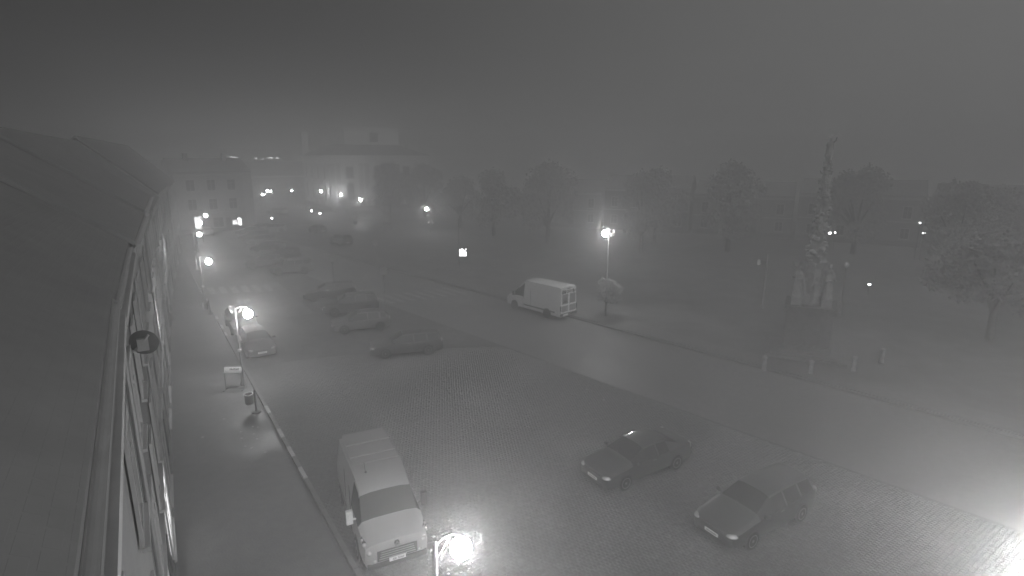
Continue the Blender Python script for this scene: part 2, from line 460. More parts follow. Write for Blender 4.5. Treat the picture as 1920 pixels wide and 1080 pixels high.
def house(p0, p1, eave, ridge, label, wm, depth=10.0, storeys=3, nwin=4, shop=None, seed=1, cornice=True, chimney=True, rm='roof', name='town_house', gr=.09, ov=.28, door=True, hip=False):
    rnd = random.Random(seed)
    d = (p1 - p0); L = d.length; ang = math.atan2(d.y, d.x)
    t = thing(name, label, 'house', (p0.x, p0.y, 0), ang, 'houses lining the square')
    # local: x along the front, -y towards the square
    MB().box(0, L, 0, depth, 0.0, eave).prism([(0, eave), (depth, eave), (depth / 2, ridge - .15)], 0.001, L - .001, 'x').build('wall', M[wm], t)
    b = MB(); th = .16; o_ = ov
    sl_ = (ridge - eave) / (depth / 2)
    for sgn in (0, 1):
        y_e = -o_ if sgn == 0 else depth + o_
        ze = eave - o_ * sl_ + .06
        pr = [(y_e, ze), (depth / 2, ridge), (depth / 2, ridge + th), (y_e, ze + th)]
        b.prism(pr, -.02, L + .02, 'x')
    b.build('roof', M[rm], t)
    gz = eave - o_ * sl_ + .06
    g = MB()
    for i in range(5):
        a0_ = math.pi * (1 + i / 5); a1_ = math.pi * (1 + (i + 1) / 5)
        g2 = gr - .015
        q_ = [(-o_ - gr + gr * math.cos(a0_), gz + gr + gr * math.sin(a0_)), (-o_ - gr + gr * math.cos(a1_), gz + gr + gr * math.sin(a1_)),
              (-o_ - gr + g2 * math.cos(a1_), gz + gr + g2 * math.sin(a1_)), (-o_ - gr + g2 * math.cos(a0_), gz + gr + g2 * math.sin(a0_))]
        g.prism(q_, 0, L, 'x')
    g.build('gutter', M['trim'], t)
    MB().tube((L - .2, -.08, gz), (L - .2, -.08, .3), .05, n=8).tube((L - .2, -.08, gz), (L - .2, -o_ - .05, gz + .03), .05, n=8).build('downpipe', M['metal'], t, smooth=True)
    if cornice:
        MB().box(0, L, -.14, 0, eave - .55, eave - .3).box(0, L, -.2, -.0, eave - .3, eave - .16).build('cornice', M['trim'], t)
    MB().box(0, L, -.08, 0, .12, .8).build('plinth', M['plaster3'], t)
    sh = (eave - .8) / storeys
    if storeys > 1: MB().box(0, L, -.1, 0, sh + .25, sh + .42).build('string_course', M['trim'], t)
    for k in range(storeys):
        for i in range(nwin):
            x = L * (i + .5) / nwin
            if k == 0:
                if shop:
                    if i % 2 == 0: add_window(t, x, -.03, .9, min(2.1, L / nwin * .75), 2.0, math.pi, lit=(emat(shop) if shop != 1 else None))
                    else: MB().box(x - .5, x + .5, -.06, 0, .12, 2.4).build('door', M['pole_dark'], t)
                elif door and i == nwin // 2:
                    MB().box(x - .55, x + .55, -.06, 0, .12, 2.5).build('door', M['pole_dark'], t)
                else: add_window(t, x, -.03, 1.2, 1.0, 1.4, math.pi)
            else:
                add_window(t, x, -.03, sh * k + .9, 1.0, 1.6, math.pi)
    if chimney:
        for q_ in range(2):
            x = L * (.25 + .5 * q_); y = depth * .42
            MB().box(x - .35, x + .35, y - .3, y + .3, ridge - 1.4, ridge + .9).build('chimney', M['plaster3'], t)
    return t
def CP(y, c): return Vector((c - .667 * y, y, 0))
c_tab = [(-9, -.74), (9.4, -.7), (16.5, -.45), (25.0, .1), (35.5, .8), (47, 1.8), (61, 3.5), (80, 5.8)]
PH = [CP(*q_) for q_ in c_tab]
specs = [
    (9.95, 13.2, 'plain grey house under the camera at the left picture edge', 'plaster2', 5, 1),
    (9.8, 13.2, 'narrow house with dark round satellite dish on its front', 'plaster3', 3, 2),
    (9.95, 13.4, 'pale house with white mouldings, third along the left row', 'plaster', 3, 1),
    (10.1, 13.6, 'house with a lettered shop front, fourth along the left row', 'plaster', 4, 1),
    (9.3, 13.6, 'low grey house with awning, fifth along the left row', 'plaster2', 4, 1),
    (9.6, 14.0, 'pale house with broad cornice, sixth along the left row', 'plaster', 4, 1),
    (9.3, 14.0, 'house next to the three storey corner house, end of the left row', 'plaster', 5, 1)]
HS = []
for i, (ev, rg, lab, wm, nw, sp) in enumerate(specs):
    p0, p1 = PH[i], PH[i + 1]

    HS.append(house(p0, p1, ev, rg, lab, wm, depth=9.5, nwin=nw, shop=sp, seed=i, chimney=False, ov=.05 if i < 2 else .2, gr=.06 if i < 2 else .09))
# shop lettering: dark letters stand out on the light band of the fourth house (too small to read in the photograph)
# satellite dish on the second house
dp = G(268, 645, 8.6)
t = thing('satellite_dish', 'round dark satellite dish seen from behind on the near house front', 'satellite dish', dp, STREET)
b = MB(); n = 24
prof = [(.02, 0), (.09, .01), (.19, .035), (.28, .085)]
MB().lathe(prof + [(.275, .095), (.18, .045), (.02, .02)], (0, 0, 0), 24).build('dish', M['trimblk'], t, smooth=True)
dd = kids(t)[0]; dd.rotation_euler = (R(15), R(82), 0)
MB().tube((0, 0, 0), (-.04, .3, -.2), .025).tube((-.04, .3, -.2), (-.04, .3, .3), .03).build('bracket', M['pole'], t)
MB().box(-.09, .0, -.1, .1, -.13, .13).tube((-.08, -.12, .2), (-.05, .14, -.12), .025).build('mount_plate', M['metal'], t)
# small wall lamp lower on the near house
t = thing('wall_bracket', 'small pale fitting on the dark wall near the picture bottom left', 'bracket', S(10.5, FW + .02, 3.3), STREET)
MB().box(-.05, .05, -.2, 0, 0, .05).box(-.03, .03, -.2, -.14, -.12, .1).build('arm', M['white'], t)

# ---------------------------------------------------------------- three storey corner house at the street end
p0 = Vector((-55.5, 93.2, 0)); p1 = Vector((-46.3, 101.2, 0))
t = house(p0, p1, 10.1, 12.4, 'three storey corner house with lit shop windows closing the left street', 'plaster', depth=10, storeys=3, nwin=0, seed=20, name='corner_house', ov=.2)
LL = (p1 - p0).length
for k in (1, 2):
    for x in (.20, .46, .72): add_window(t, LL * x, -.03, 3.2 * k + .75, 1.25, 1.75, math.pi)
add_window(t, LL * .24, -.03, .7, 1.0, 2.1, math.pi, lit=emat(4))
add_window(t, LL * .50, -.03, .9, 1.6, 1.6, math.pi)
add_window(t, LL * .78, -.03, .9, .55, 1.3, math.pi, lit=emat(12))
add_window(t, LL * .72, -.03, 1.1, .8, .7, math.pi, lit=emat(5))
MB().box(LL * .6, LL * .67, -.08, 0, .12, 2.4).build('door', M['pole_dark'], t)
MB().box(LL * .88, LL + .02, -.12, 0, 0.12, 10.9).build('pilaster', M['trim'], t)
# houses behind the street end
for i, (a_, b_, e_, lab) in enumerate((((-70, 150), (-57, 160), 8, 'low house behind the lamp cluster at the street end'), ((-82, 128), (-66, 139), 8.5, 'house behind the corner house at the street end'),
                                       ((-58, 190), (-44, 196), 7, 'small house farthest down the street between lamps and church'))):
    house(Vector((a_[0], a_[1], 0)), Vector((b_[0], b_[1], 0)), e_, e_ + 3.5, lab, 'plaster3', depth=9, storeys=2, nwin=4, seed=40 + i, chimney=False)

# ---------------------------------------------------------------- church
cx = Vector((.85, .527, 0)).normalized()
CO = Vector((-42.9, 134.5, 0))
t = thing('church', 'large baroque church with pilasters, heavy cornice and attic above a dark roof', 'church', CO, math.atan2(cx.y, cx.x))
FL, SD, CH = 24.5, 27.0, 12.8
MB().box(0, FL, 0, SD, 0, CH).build('wall', M['church'], t)
b = MB()
for e, z0, z1 in ((.2, CH - 1.5, CH - 1.2), (.35, CH - .5, CH - .2), (.75, CH - .2, CH + .12), (1.0, CH + .12, CH + .42)):
    b.box(-e, FL + e, -e, SD + e, z0, z1)
b.build('cornice', M['church'], t)
MB().box(-.15, FL + .15, -.15, SD + .15, 0, 1.1).build('plinth', M['plaster3'], t)
pil = MB().box(-.5, .5, -.32, 0, 1.1, CH - 1.5).box(-.62, .62, -.42, 0, CH - 2.1, CH - 1.75).box(-.62, .62, -.42, 0, 1.1, 1.6).mesh('pilaster', M['trim'])
def pl(x, y, rz):
    o = bpy.data.objects.new('pilaster', pil); COL.objects.link(o); o.parent = t; o.location = (x, y, 0); o.rotation_euler.z = rz
for x in (.6, 2.0, 7.4, 8.8, 14.6, 16.0, 21.9, 23.4): pl(x, 0, 0)
for y in (.6, 2.2, 7.2, 8.8, 13.8, 15.4, 20.2, 21.8, 26.4): pl(0, y, -math.pi / 2)
arch_f = MB(); arch_g = MB()
def arched(w, h, e=0):
    pts = [(-w / 2 - e, -e), (w / 2 + e, -e)] + [((w / 2 + e) * math.cos(math.pi * i / 8), h - w / 2 + (w / 2 + e) * math.sin(math.pi * i / 8)) for i in range(9)]
    return pts
def church_window(x, y, z, w, h, rz, rect=False):
    k = (w, h, rect, 'c')
    if k not in WM:
        o_ = [(-w / 2 - .3, -.3), (w / 2 + .3, -.3), (w / 2 + .3, h + .3), (-w / 2 - .3, h + .3)] if rect else arched(w, h, .3)
        i_ = [(-w / 2, 0), (w / 2, 0), (w / 2, h), (-w / 2, h)] if rect else arched(w, h)
        fm = MB(); n = len(o_)
        vs = [(p[0], -.16, p[1]) for p in o_] + [(p[0], -.16, p[1]) for p in i_] + [(p[0], 0, p[1]) for p in o_] + [(p[0], 0, p[1]) for p in i_]
        fs = []
        for q in range(n):
            r_ = (q + 1) % n
            fs += [(q, r_, n + r_, n + q), (2 * n + q, q, n + q, 3 * n + q)[:0] or (q, 2 * n + q, 2 * n + r_, r_), (n + q, n + r_, 3 * n + r_, 3 * n + q)]
        fm.add(vs, fs)
        gm = MB().add([(p[0], -.03, p[1]) for p in i_], [tuple(range(n))])
        for zz in range(1, int(h / .8)): gm.box(-w / 2, w / 2, -.06, -.031, zz * .8, zz * .8 + .05)
        WM[k] = (fm.mesh('window', M['trim']), gm.mesh('pane', M['glass']))
    f_ = bpy.data.objects.new('window', WM[k][0]); COL.objects.link(f_); f_.parent = t; f_.location = (x, y, z); f_.rotation_euler.z = rz
    g_ = bpy.data.objects.new('pane', WM[k][1]); COL.objects.link(g_); g_.parent = f_
for x in (4.7, 11.7, 19.0):
    church_window(x, 0, 7.9, 1.7, 2.5, 0, True)
    if x != 11.7: church_window(x, 0, 2.6, 1.6, 4.2, 0)
church_window(11.7, 0, 3.9, 1.6, 3.0, 0)
MB().box(10.6, 12.8, -.12, 0, .1, 3.2).build('door', M['bark'], t)
for y in (4.7, 11.3, 17.8, 24.1):
    church_window(0, y, 7.6, 1.6, 2.8, -math.pi / 2, True); church_window(0, y, 2.4, 1.6, 4.2, -math.pi / 2)
rz0 = CH + .42
MB().add([(-.9, -.9, rz0), (FL + .9, -.9, rz0), (FL + .9, SD + .9, rz0), (-.9, SD + .9, rz0), (6, 7, rz0 + 3.0), (FL - 6, 7, rz0 + 3.0), (FL - 6, SD - 7, rz0 + 3.0), (6, SD - 7, rz0 + 3.0)],
         [(0, 1, 5, 4), (1, 2, 6, 5), (2, 3, 7, 6), (3, 0, 4, 7), (4, 5, 6, 7), (3, 2, 1, 0)]).build('roof', M['roof2'], t)
at = MB().box(5.6, 19.6, 6, 17, rz0 + 2.0, rz0 + 6.4).box(5.2, 20.0, 5.6, 17.4, rz0 + 6.4, rz0 + 6.8).build('attic', M['white'], t)
MB().box(12.0, 14.1, 5.9, 5.98, rz0 + 3.3, rz0 + 5.6).build('window', M['glass'], at)
MB().box(-.4, 1.2, SD - 1.6, SD, rz0, rz0 + 6.0).box(-.7, 1.5, SD - 1.9, SD + .3, rz0 + 6, rz0 + 6.3).build('turret', M['church'], t)

# ---------------------------------------------------------------- vehicles
def car_body(st, glass_side, ws, rw):
    """st: (x, z_bottom, z_sill, z_belt, z_edge, z_top, w_body, w_belt, w_top); returns region meshes"""
    rings = []
    for (x, zb, zs, zbelt, ze, zt, w, wb, wt) in st:
        h = [(0, zb), (w * .8, zb), (w * .97, zb + .06), (w, zs), (w * 1.0, (zs + zbelt) / 2 + .04), (wb, zbelt), (wt + (wb - wt) * .12, ze - (ze - zbelt) * .12), (wt, ze), (wt * .62, zt - (zt - ze) * .18), (0, zt)]
        ring = [(x, a, b) for a, b in h] + [(x, -a, b) for a, b in h[-2:0:-1]]
        rings.append(ring)
    n = len(rings[0]); R_ = {}
    def reg(i, j):
        jj = j if j < 9 else n - 1 - j
        if jj == 5 and i in glass_side: return ('side_window', i, j < 9)
        if jj in (6, 7, 8):
            if i in ws: return ('windscreen',)
            if i in rw: return ('rear_window',)
        return ('body',)
    for i in range(len(rings) - 1):
        for j in range(n):
            R_.setdefault(reg(i, j), []).append([rings[i][j], rings[i][(j + 1) % n], rings[i + 1][(j + 1) % n], rings[i + 1][j]])
    R_[('body',)].append(rings[0][::-1]); R_[('body',)].append(rings[-1])
    return R_
def build_regions(R_, t, pm):
    import bmesh
    for k, polys in R_.items():
        idx = {}; vs = []; fs = []
        for p in polys:
            f = []
            for v in p:
                key = tuple(round(c, 4) for c in v)
                if key not in idx: idx[key] = len(vs); vs.append(key)
                if idx[key] not in f: f.append(idx[key])
            if len(f) > 2: fs.append(f)
        b = MB(); b.v = vs; b.f = fs
        me = bpy.data.meshes.new(k[0]); me.from_pydata(vs, [], fs); me.materials.append(pm if k[0] == 'body' else M['glass'])
        me.polygons.foreach_set('use_smooth', [True] * len(me.polygons))
        try: me.set_sharp_from_angle(angle=R(38))
        except Exception: pass
        o = bpy.data.objects.new(k[0], me); COL.objects.link(o); o.parent = t
        bb = bmesh.new(); bb.from_mesh(me); bmesh.ops.recalc_face_normals(bb, faces=bb.faces)
        # a closed hull faces out; open glass strips are turned by hand
        if k[0] != 'body':
            for f in bb.faces:
                c = f.calc_center_median()
                if f.normal.dot(Vector((c.x * .15, c.y, (c.z - .8) * 1.0))) < 0: f.normal_flip()
        bb.to_mesh(me); bb.free()
TYRE = {}
def wheel(t, x, y, r, w=.2):
    if r not in TYRE:
        b = MB(); prof = [(r * .62, -w / 2), (r * .93, -w / 2), (r, -w / 2 + .03), (r, w / 2 - .03), (r * .93, w / 2), (r * .62, w / 2)]
        b.lathe(prof, (0, 0, 0), 20)
        ty = b.mesh('wheel', M['rubber'], True)
        c = MB().tube((0, 0, w / 2 - .05), (0, 0, w / 2 + .005), r * .17, n=10)
        for k in range(5):
            a = 2 * math.pi * k / 5
            c.box(r * .1, r * .66, -r * .09, r * .09, w / 2 - .05, w / 2 - .012, a)
        c.lathe([(r * .6, w / 2 - .04), (r * .68, w / 2 - .04), (r * .68, w / 2 + .008), (r * .6, w / 2 + .008)], n=20, loop=True)
        TYRE[r] = (ty, c.mesh('rim', M['rim']))
    o = bpy.data.objects.new('wheel', TYRE[r][0]); COL.objects.link(o); o.parent = t
    o.location = (x, y, r); o.rotation_euler = (R(-90) if y > 0 else R(90), 0, 0)
    q = bpy.data.objects.new('rim', TYRE[r][1]); COL.objects.link(q); q.parent = o
def fittings(t, xf, xr, w, zl, wb_f, wb_r, r, mir, zr, plate_txt=None, zp=.45, plate_m='plate'):
    for x in (wb_f, wb_r):
        for s in (-1, 1):
            MB().lathe([(r * 1.14, 0), (r * 1.14, .012), (r * 1.02, .014)], n=22).build('wheel_arch', M['trimblk'], t)
            o = LAST[0]; o.location = (x, s * (w - .004), r + .02); o.rotation_euler = (R(-90) if s > 0 else R(90), 0, 0)
            wheel(t, x, s * (w - .065), r)
    for s in (-1, 1):
        MB().ball((0, 0, 0), .2, 12, 6, .42, 1.0, .75).build('headlight', M['lampglass'], t, smooth=True)
        o = LAST[0]; o.location = (xf - .16, s * (w - .22), zl); o.rotation_euler.z = -s * .6
        MB().ball((0, 0, 0), .14, 10, 6, 1.1, .5, .8).build('tail_light', M['lampglass'], t, smooth=True)
        o = LAST[0]; o.location = (xr + .1, s * (w - .14), zr)
        MB().ball((mir[0], s * (w + .1), mir[1]), .1, 10, 6, .75, .7, 1.1).tube((mir[0], s * (w - .08), mir[1] - .04), (mir[0], s * (w + .05), mir[1] - .03), .025).build('wing_mirror', M['trimblk'], t, smooth=True)
        MB().box(-.2, -.02, s * w - .0, s * (w + .025), mir[1] - .14, mir[1] - .11).build('door_handle', M['rim'], t)
    for x, s in ((xf, 1), (xr, -1)):
        MB().box(x - .01 if s > 0 else x - .02, x + .02 if s > 0 else x + .01, -.26, .26, zp - .055, zp + .055).build('number_plate', M[plate_m], t)
        MB().box(x + .02 if s > 0 else x - .022, x + .022 if s > 0 else x - .02, -.2, .2, zp - .022, zp + .022).build('plate_marks', M['metal'], LAST[0])
def make_car(kind, shade, loc, heading, label, group='cars parked in the square'):
    t = thing('parked_car', label, 'car', loc, heading, group)
    if kind == 'hatch':
        st = [(2.08, .34, .42, .55, .60, .62, .66, .66, .58), (2.03, .22, .40, .64, .70, .72, .78, .77, .66), (1.8, .20, .42, .74, .79, .83, .86, .84, .70), (1.12, .20, .44, .86, .93, .97, .87, .85, .68),
              (.98, .20, .44, .88, 1.02, 1.06, .87, .85, .67), (.32, .2, .44, .91, 1.37, 1.43, .88, .86, .57), (-.36, .2, .44, .93, 1.41, 1.48, .88, .86, .57), (-.44, .2, .44, .93, 1.41, 1.48, .88, .86, .57),
              (-1.2, .2, .44, .95, 1.36, 1.43, .87, .85, .55), (-1.32, .2, .44, .96, 1.33, 1.41, .87, .85, .55), (-1.7, .2, .44, .98, 1.26, 1.34, .86, .83, .53), (-1.98, .24, .46, .96, 1.0, 1.03, .82, .8, .66), (-2.06, .32, .46, .8, .84, .86, .74, .74, .6)]
        sides = (4, 5, 7, 9); ws = (4,); rw = (10,)
        xf, xr, w, zl, zr = 2.08, -2.06, .87, .64, .86; mir = (.78, .98); wf, wr = 1.3, -1.25
    elif kind == 'estate':
        st = [(2.32, .34, .42, .55, .60, .62, .66, .66, .58), (2.26, .22, .40, .64, .70, .72, .78, .77, .66), (1.95, .20, .42, .74, .79, .83, .87, .85, .72), (1.15, .20, .44, .86, .93, .97, .89, .86, .70),
              (1.0, .20, .44, .88, 1.02, 1.06, .89, .86, .68), (.3, .2, .44, .91, 1.36, 1.42, .9, .87, .58), (-.36, .2, .44, .93, 1.40, 1.47, .9, .87, .58), (-.44, .2, .44, .93, 1.40, 1.47, .9, .87, .58),
              (-1.2, .2, .44, .95, 1.39, 1.46, .89, .86, .57), (-1.3, .2, .44, .96, 1.38, 1.45, .89, .86, .57), (-1.98, .2, .44, .98, 1.33, 1.41, .88, .85, .55), (-2.2, .24, .46, .96, 1.0, 1.03, .84, .82, .68), (-2.28, .32, .46, .8, .84, .86, .76, .76, .6)]
        sides = (4, 5, 7, 9); ws = (4,); rw = (10,)
        xf, xr, w, zl, zr = 2.32, -2.28, .89, .64, .9; mir = (.8, .98); wf, wr = 1.42, -1.3
    elif kind == 'sedan':
        st = [(2.3, .34, .42, .55, .60, .62, .66, .66, .58), (2.24, .22, .40, .64, .70, .72, .78, .77, .66), (1.95, .20, .42, .74, .79, .82, .87, .85, .72), (1.15, .20, .44, .85, .91, .94, .88, .86, .70),
              (1.0, .20, .44, .87, 1.0, 1.03, .88, .86, .68), (.3, .2, .44, .90, 1.32, 1.38, .89, .87, .57), (-.3, .2, .44, .92, 1.36, 1.42, .89, .87, .57), (-.38, .2, .44, .92, 1.36, 1.42, .89, .87, .57),
              (-.95, .2, .44, .94, 1.31, 1.38, .88, .86, .55), (-1.65, .2, .44, .97, 1.02, 1.06, .87, .85, .64), (-2.1, .2, .44, .98, 1.0, 1.04, .86, .84, .68), (-2.26, .24, .46, .9, .94, .97, .82, .8, .66), (-2.32, .32, .46, .72, .76, .78, .76, .76, .6)]
        sides = (4, 5, 7); ws = (4,); rw = (8,)
        xf, xr, w, zl, zr = 2.3, -2.32, .88, .64, .84; mir = (.8, .96); wf, wr = 1.4, -1.38
    else:  # suv
        st = [(2.2, .4, .5, .66, .76, .79, .72, .72, .64), (2.15, .28, .48, .78, .86, .89, .83, .82, .72), (1.9, .26, .5, .9, .96, 1.0, .9, .88, .76), (1.15, .26, .52, 1.0, 1.06, 1.1, .92, .89, .74),
              (1.0, .26, .52, 1.02, 1.16, 1.2, .92, .89, .72), (.4, .26, .52, 1.05, 1.53, 1.6, .93, .9, .62), (-.3, .26, .52, 1.07, 1.58, 1.65, .93, .9, .62), (-.4, .26, .52, 1.07, 1.58, 1.65, .93, .9, .62),
              (-1.15, .26, .52, 1.09, 1.57, 1.64, .92, .89, .61), (-1.25, .26, .52, 1.1, 1.56, 1.63, .92, .89, .61), (-1.9, .26, .52, 1.12, 1.5, 1.58, .91, .88, .59), (-2.12, .3, .54, 1.1, 1.14, 1.17, .87, .85, .72), (-2.2, .4, .54, .9, .94, .96, .8, .8, .66)]
        sides = (4, 5, 7, 9); ws = (4,); rw = (10,)
        xf, xr, w, zl, zr = 2.2, -2.2, .92, .8, 1.02; mir = (.85, 1.12); wf, wr = 1.35, -1.32
        for s in (-1, 1): MB().tube((.2, s * .55, 1.67), (-1.6, s * .55, 1.67), .025).build('roof_rail', M['rim'], t)
    build_regions(car_body(st, sides, ws, rw), t, SHADES[shade])
    fittings(t, xf, xr, w, zl, wf, wr, .32 if kind != 'suv' else .36, mir, zr)
    MB().box(xf - .03, xf + .012, -.42, .42, zl - .1, zl + .02).build('grille', M['trimblk'], t)
    MB().box(xf - .02, xf + .014, -.55, .55, .27, .36).build('bumper_intake', M['trimblk'], t)
    for s in (-.35, .35): MB().tube((1.16, s, .99), (.98, s - .45, 1.09), .012).build('wiper', M['trimblk'], t)
    return t
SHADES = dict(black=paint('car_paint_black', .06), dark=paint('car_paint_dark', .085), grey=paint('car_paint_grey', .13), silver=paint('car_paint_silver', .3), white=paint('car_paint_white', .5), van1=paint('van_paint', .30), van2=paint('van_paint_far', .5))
def hd(v): return math.atan2(v[1], v[0])
A1 = hd((-.86, -.50)); A2 = hd((-.93, -.36))
G1 = 'cars parked at an angle in the middle of the square'
def mid(a, b): return (a + b) / 2
def flat(v): return Vector((v.x, v.y, 0.03))
make_car('estate', 'dark', (-6.9, 34.9, .04), hd((-.96, -.28)), 'dark estate car nearest of the row left of the wide road', G1)
make_car('hatch', 'grey', (-11.2, 40.0, .04), A2, 'grey hatchback behind the nearest dark estate car, front wheel showing', G1)
make_car('suv', 'dark', (-13.3, 44.6, .04), A2, 'dark off-roader with roof rails, third of the row', G1)
make_car('estate', 'black', (-16.6, 49.6, .04), A2, 'black estate car at the back of the row, beside the slim post', G1)
G2 = 'dark cars parked in the right foreground'
make_car('sedan', 'black', (5.05, 20.6, .05), hd((-.85, -.53)), 'black saloon with pale number plate, left of the two in the right foreground', G2)
make_car('estate', 'black', (8.5, 17.3, .05), hd((-.85, -.53)), 'black estate car at the right foreground, closest to the picture corner', G2)
G3 = 'cars parked along the left kerb'
sd_ = STREET - math.pi
make_car('hatch', 'black', S(38.7, KW + 1.35, .03), sd_, 'small dark car behind the glaring left kerb lamp, white plate low down', G3)
make_car('estate', 'dark', S(44.6, KW + 1.3, .03), sd_, 'grey car parked second behind the glaring left kerb lamp', G3)
G4 = 'cars parked in the far left parking strip'
far = [((548, 512), 'suv', 'grey', A2, 'grey car with a boxy back, nearest of the far parking strip'),
       ((530, 487), 'estate', 'black', A2, 'dark car in the far strip whose windscreen edge glints like a bracket'),
       ((498, 500), 'hatch', 'dark', A2, 'dark hatchback on the left side of the far parking strip'),
       ((503, 470), 'sedan', 'dark', A2, 'dark saloon in the middle of the far strip, double roof glint'),
       ((492, 458), 'hatch', 'grey', A2, 'grey hatchback in the middle of the far strip, behind the saloon'),
       ((478, 449), 'estate', 'black', A2, 'black estate in the far strip left of the grey hatchback'),
       ((470, 440), 'sedan', 'grey', A2, 'grey saloon at the left end of the far strip'),
       ((488, 434), 'hatch', 'black', A2, 'small black car at the back of the far strip'),
       ((513, 436), 'suv', 'silver', A2, 'silver car with bright roof edge at the upper end of the far strip'),
       ((388, 441), 'hatch', 'silver', STREET, 'pale car standing in front of the three storey corner house'),
       ((520, 401), 'estate', 'silver', R(170), 'silver car crossing at the street end under the lamp cluster')]
for (px_, py_), k_, sh_, h_, lab in far:
    p = G(px_, py_); p.z = .02
    make_car(k_, sh_, p, h_, lab, G4 if px_ > 450 and px_ < 560 and py_ > 420 else 'cars standing near the street end')
hr = hd(RD)
G5 = 'cars parked on the far side of the wide road'
p = G(640, 458); make_car('suv', 'dark', (p.x, p.y, .02), hr, 'dark car with glinting roof and rear, parked across the wide road', G5)
p = G(596, 436); make_car('hatch', 'black', (p.x, p.y, .02), hr, 'black hatchback ahead of the glinting car across the wide road', G5)

def make_van(loc, heading, label, shade, roofbar, length=6.2, high=2.5):
    t = thing('delivery_van', label, 'van', loc, heading, 'white delivery vans')
    h = high; xr = 3.1 - length
    st = [(3.08, .38, .5, .74, .82, .86, .84, .82, .72), (3.0, .26, .48, .92, 1.0, 1.05, .96, .94, .82), (2.66, .24, .5, 1.1, 1.17, 1.22, 1.01, .98, .86), (2.3, .24, .5, 1.2, 1.3, 1.35, 1.03, 1.0, .87),
          (2.22, .24, .5, 1.22, 1.36, 1.41, 1.03, 1.0, .87), (1.68, .24, .5, 1.26, 1.92, 1.99, 1.03, 1.0, .81), (1.5, .24, .5, 1.26, 2.04, 2.13, 1.03, 1.0, .80), (.95, .24, .5, 1.26, h - .14, h - .05, 1.03, 1.0, .82), (.5, .24, .5, 1.26, h - .1, h, 1.03, 1.01, .84),
          (-1.2, .24, .5, 1.3, h - .1, h, 1.03, 1.02, .88), (xr + .2, .24, .5, 1.3, h - .1, h, 1.03, 1.02, .88), (xr + .04, .26, .5, 1.3, h - .16, h - .06, 1.01, 1.0, .85), (xr, .34, .5, 1.3, h - .24, h - .14, .98, .96, .82)]
    build_regions(car_body(st, (4, 5, 6), (4,), ()), t, SHADES[shade])
    return t, xr
# near van, facing the camera
VH = Vector((.43, -.903, 0))
vloc = Vector((-3.5, 14.9, 0.03)) - VH * 3.1
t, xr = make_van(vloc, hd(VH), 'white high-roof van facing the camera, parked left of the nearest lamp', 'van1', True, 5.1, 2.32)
def lumps(t, name, pts, m, rad=.05):
    b = MB()
    for p_ in pts: b.ball(p_[:3], p_[3] if len(p_) > 3 else rad, 8, 5)
    return b.build(name, m, t, smooth=True)
# front of the near van: tall lamps, grille bars, emblem, plate, bumper
for s in (-1, 1):
    hl = MB()
    pts = [(3.0, .80, .72), (2.97, .90, .84), (2.84, .965, .98), (2.62, .985, 1.1), (2.55, .93, 1.12), (2.80, .85, 1.04), (2.96, .76, .93), (3.03, .72, .80)]
    hl.add([(x + .035, s * (y + .03), z + .02) for x, y, z in pts] + [(x - .12, s * (y - .12), z - .05) for x, y, z in pts], [tuple(range(8)), tuple(range(15, 7, -1))] + [(i, (i + 1) % 8, 8 + (i + 1) % 8, 8 + i) for i in range(8)])
    o = hl.build('headlight', M['glass'], t)
    for q in ((3.03, s * .84, .80, .085), (2.86, s * .955, 1.0, .07), (2.70, s * .985, 1.08, .05)): lumps(o, 'reflector', [q], M['lampglass'])
    MB().ball((3.05, s * .70, .50), .075, 10, 6, .8).build('fog_light', M['lampglass'], t, smooth=True)
    mb_ = MB().tube((1.95, s * 1.0, 1.35), (1.95, s * 1.14, 1.38), .035).box(1.86, 2.0, min(s * 1.1, s * 1.3), max(s * 1.1, s * 1.3), 1.22, 1.68)
    o = mb_.build('wing_mirror', M['trimblk'] if s > 0 else M['white'], t, bevel=.04)
    MB().tube((2.18, s * .25, 1.38), (2.0, s * .25 - .55, 1.52), .014).build('wiper', M['trimblk'], t)
for k in range(4):
    MB().box(3.03 + .012 * (3 - k), 3.10, -.56 + .02 * k, .56 - .02 * k, .52 + .075 * k, .55 + .075 * k).build('grille_bar', M['metal'], t)
MB().box(3.0, 3.085, -.62, .62, .46, .82).build('grille', M['trimblk'], t)
MB().box(2.9, 3.12, -.92, .92, .26, .44).build('bumper', M['trimblk'], t, bevel=.04)
em = MB()
em.add([(3.12, 0, .80), (3.12, .075, .90), (3.12, 0, 1.0), (3.12, -.075, .90), (3.12, 0, .84), (3.12, .042, .90), (3.12, 0, .96), (3.12, -.042, .90)] +
       [(3.02, 0, .80), (3.02, .075, .90), (3.02, 0, 1.0), (3.02, -.075, .90), (3.02, 0, .84), (3.02, .042, .90), (3.02, 0, .96), (3.02, -.042, .90)],
       [(0, 1, 5, 4), (1, 2, 6, 5), (2, 3, 7, 6), (3, 0, 4, 7)] + [(i, (i + 1) % 4, 8 + (i + 1) % 4, 8 + i) for i in range(4)])
MB().ball((3.03, 0, .90), .1, 14, 6, 1.15, .5, 1.0).build('emblem_disc', M['trimblk'], t, smooth=True)
em.build('emblem', M['rim'], t)
pb = MB().box(3.12, 3.145, -.27, .27, .41, .53).build('number_plate', M['plate'], t)
tx = text_mesh('plate_letters', '3J8 3060', .105, M['black'], pb, (3.146, 0, .468), (R(90), 0, R(90)), .001)
MB().box(3.145, 3.147, .235, .268, .415, .525).build('plate_band', M['black'], pb)
MB().tube((.9, -.45, 2.25), (.72, -.45, 2.52), .012).ball((.92, -.45, 2.26), .045, 8, 5).build('aerial', M['trimblk'], t)
for x in (-.1, -1.0):
    MB().box(x - .02, x + .02, -.78, .78, 2.326, 2.35).build('roof_rib', SHADES['van1'], t)
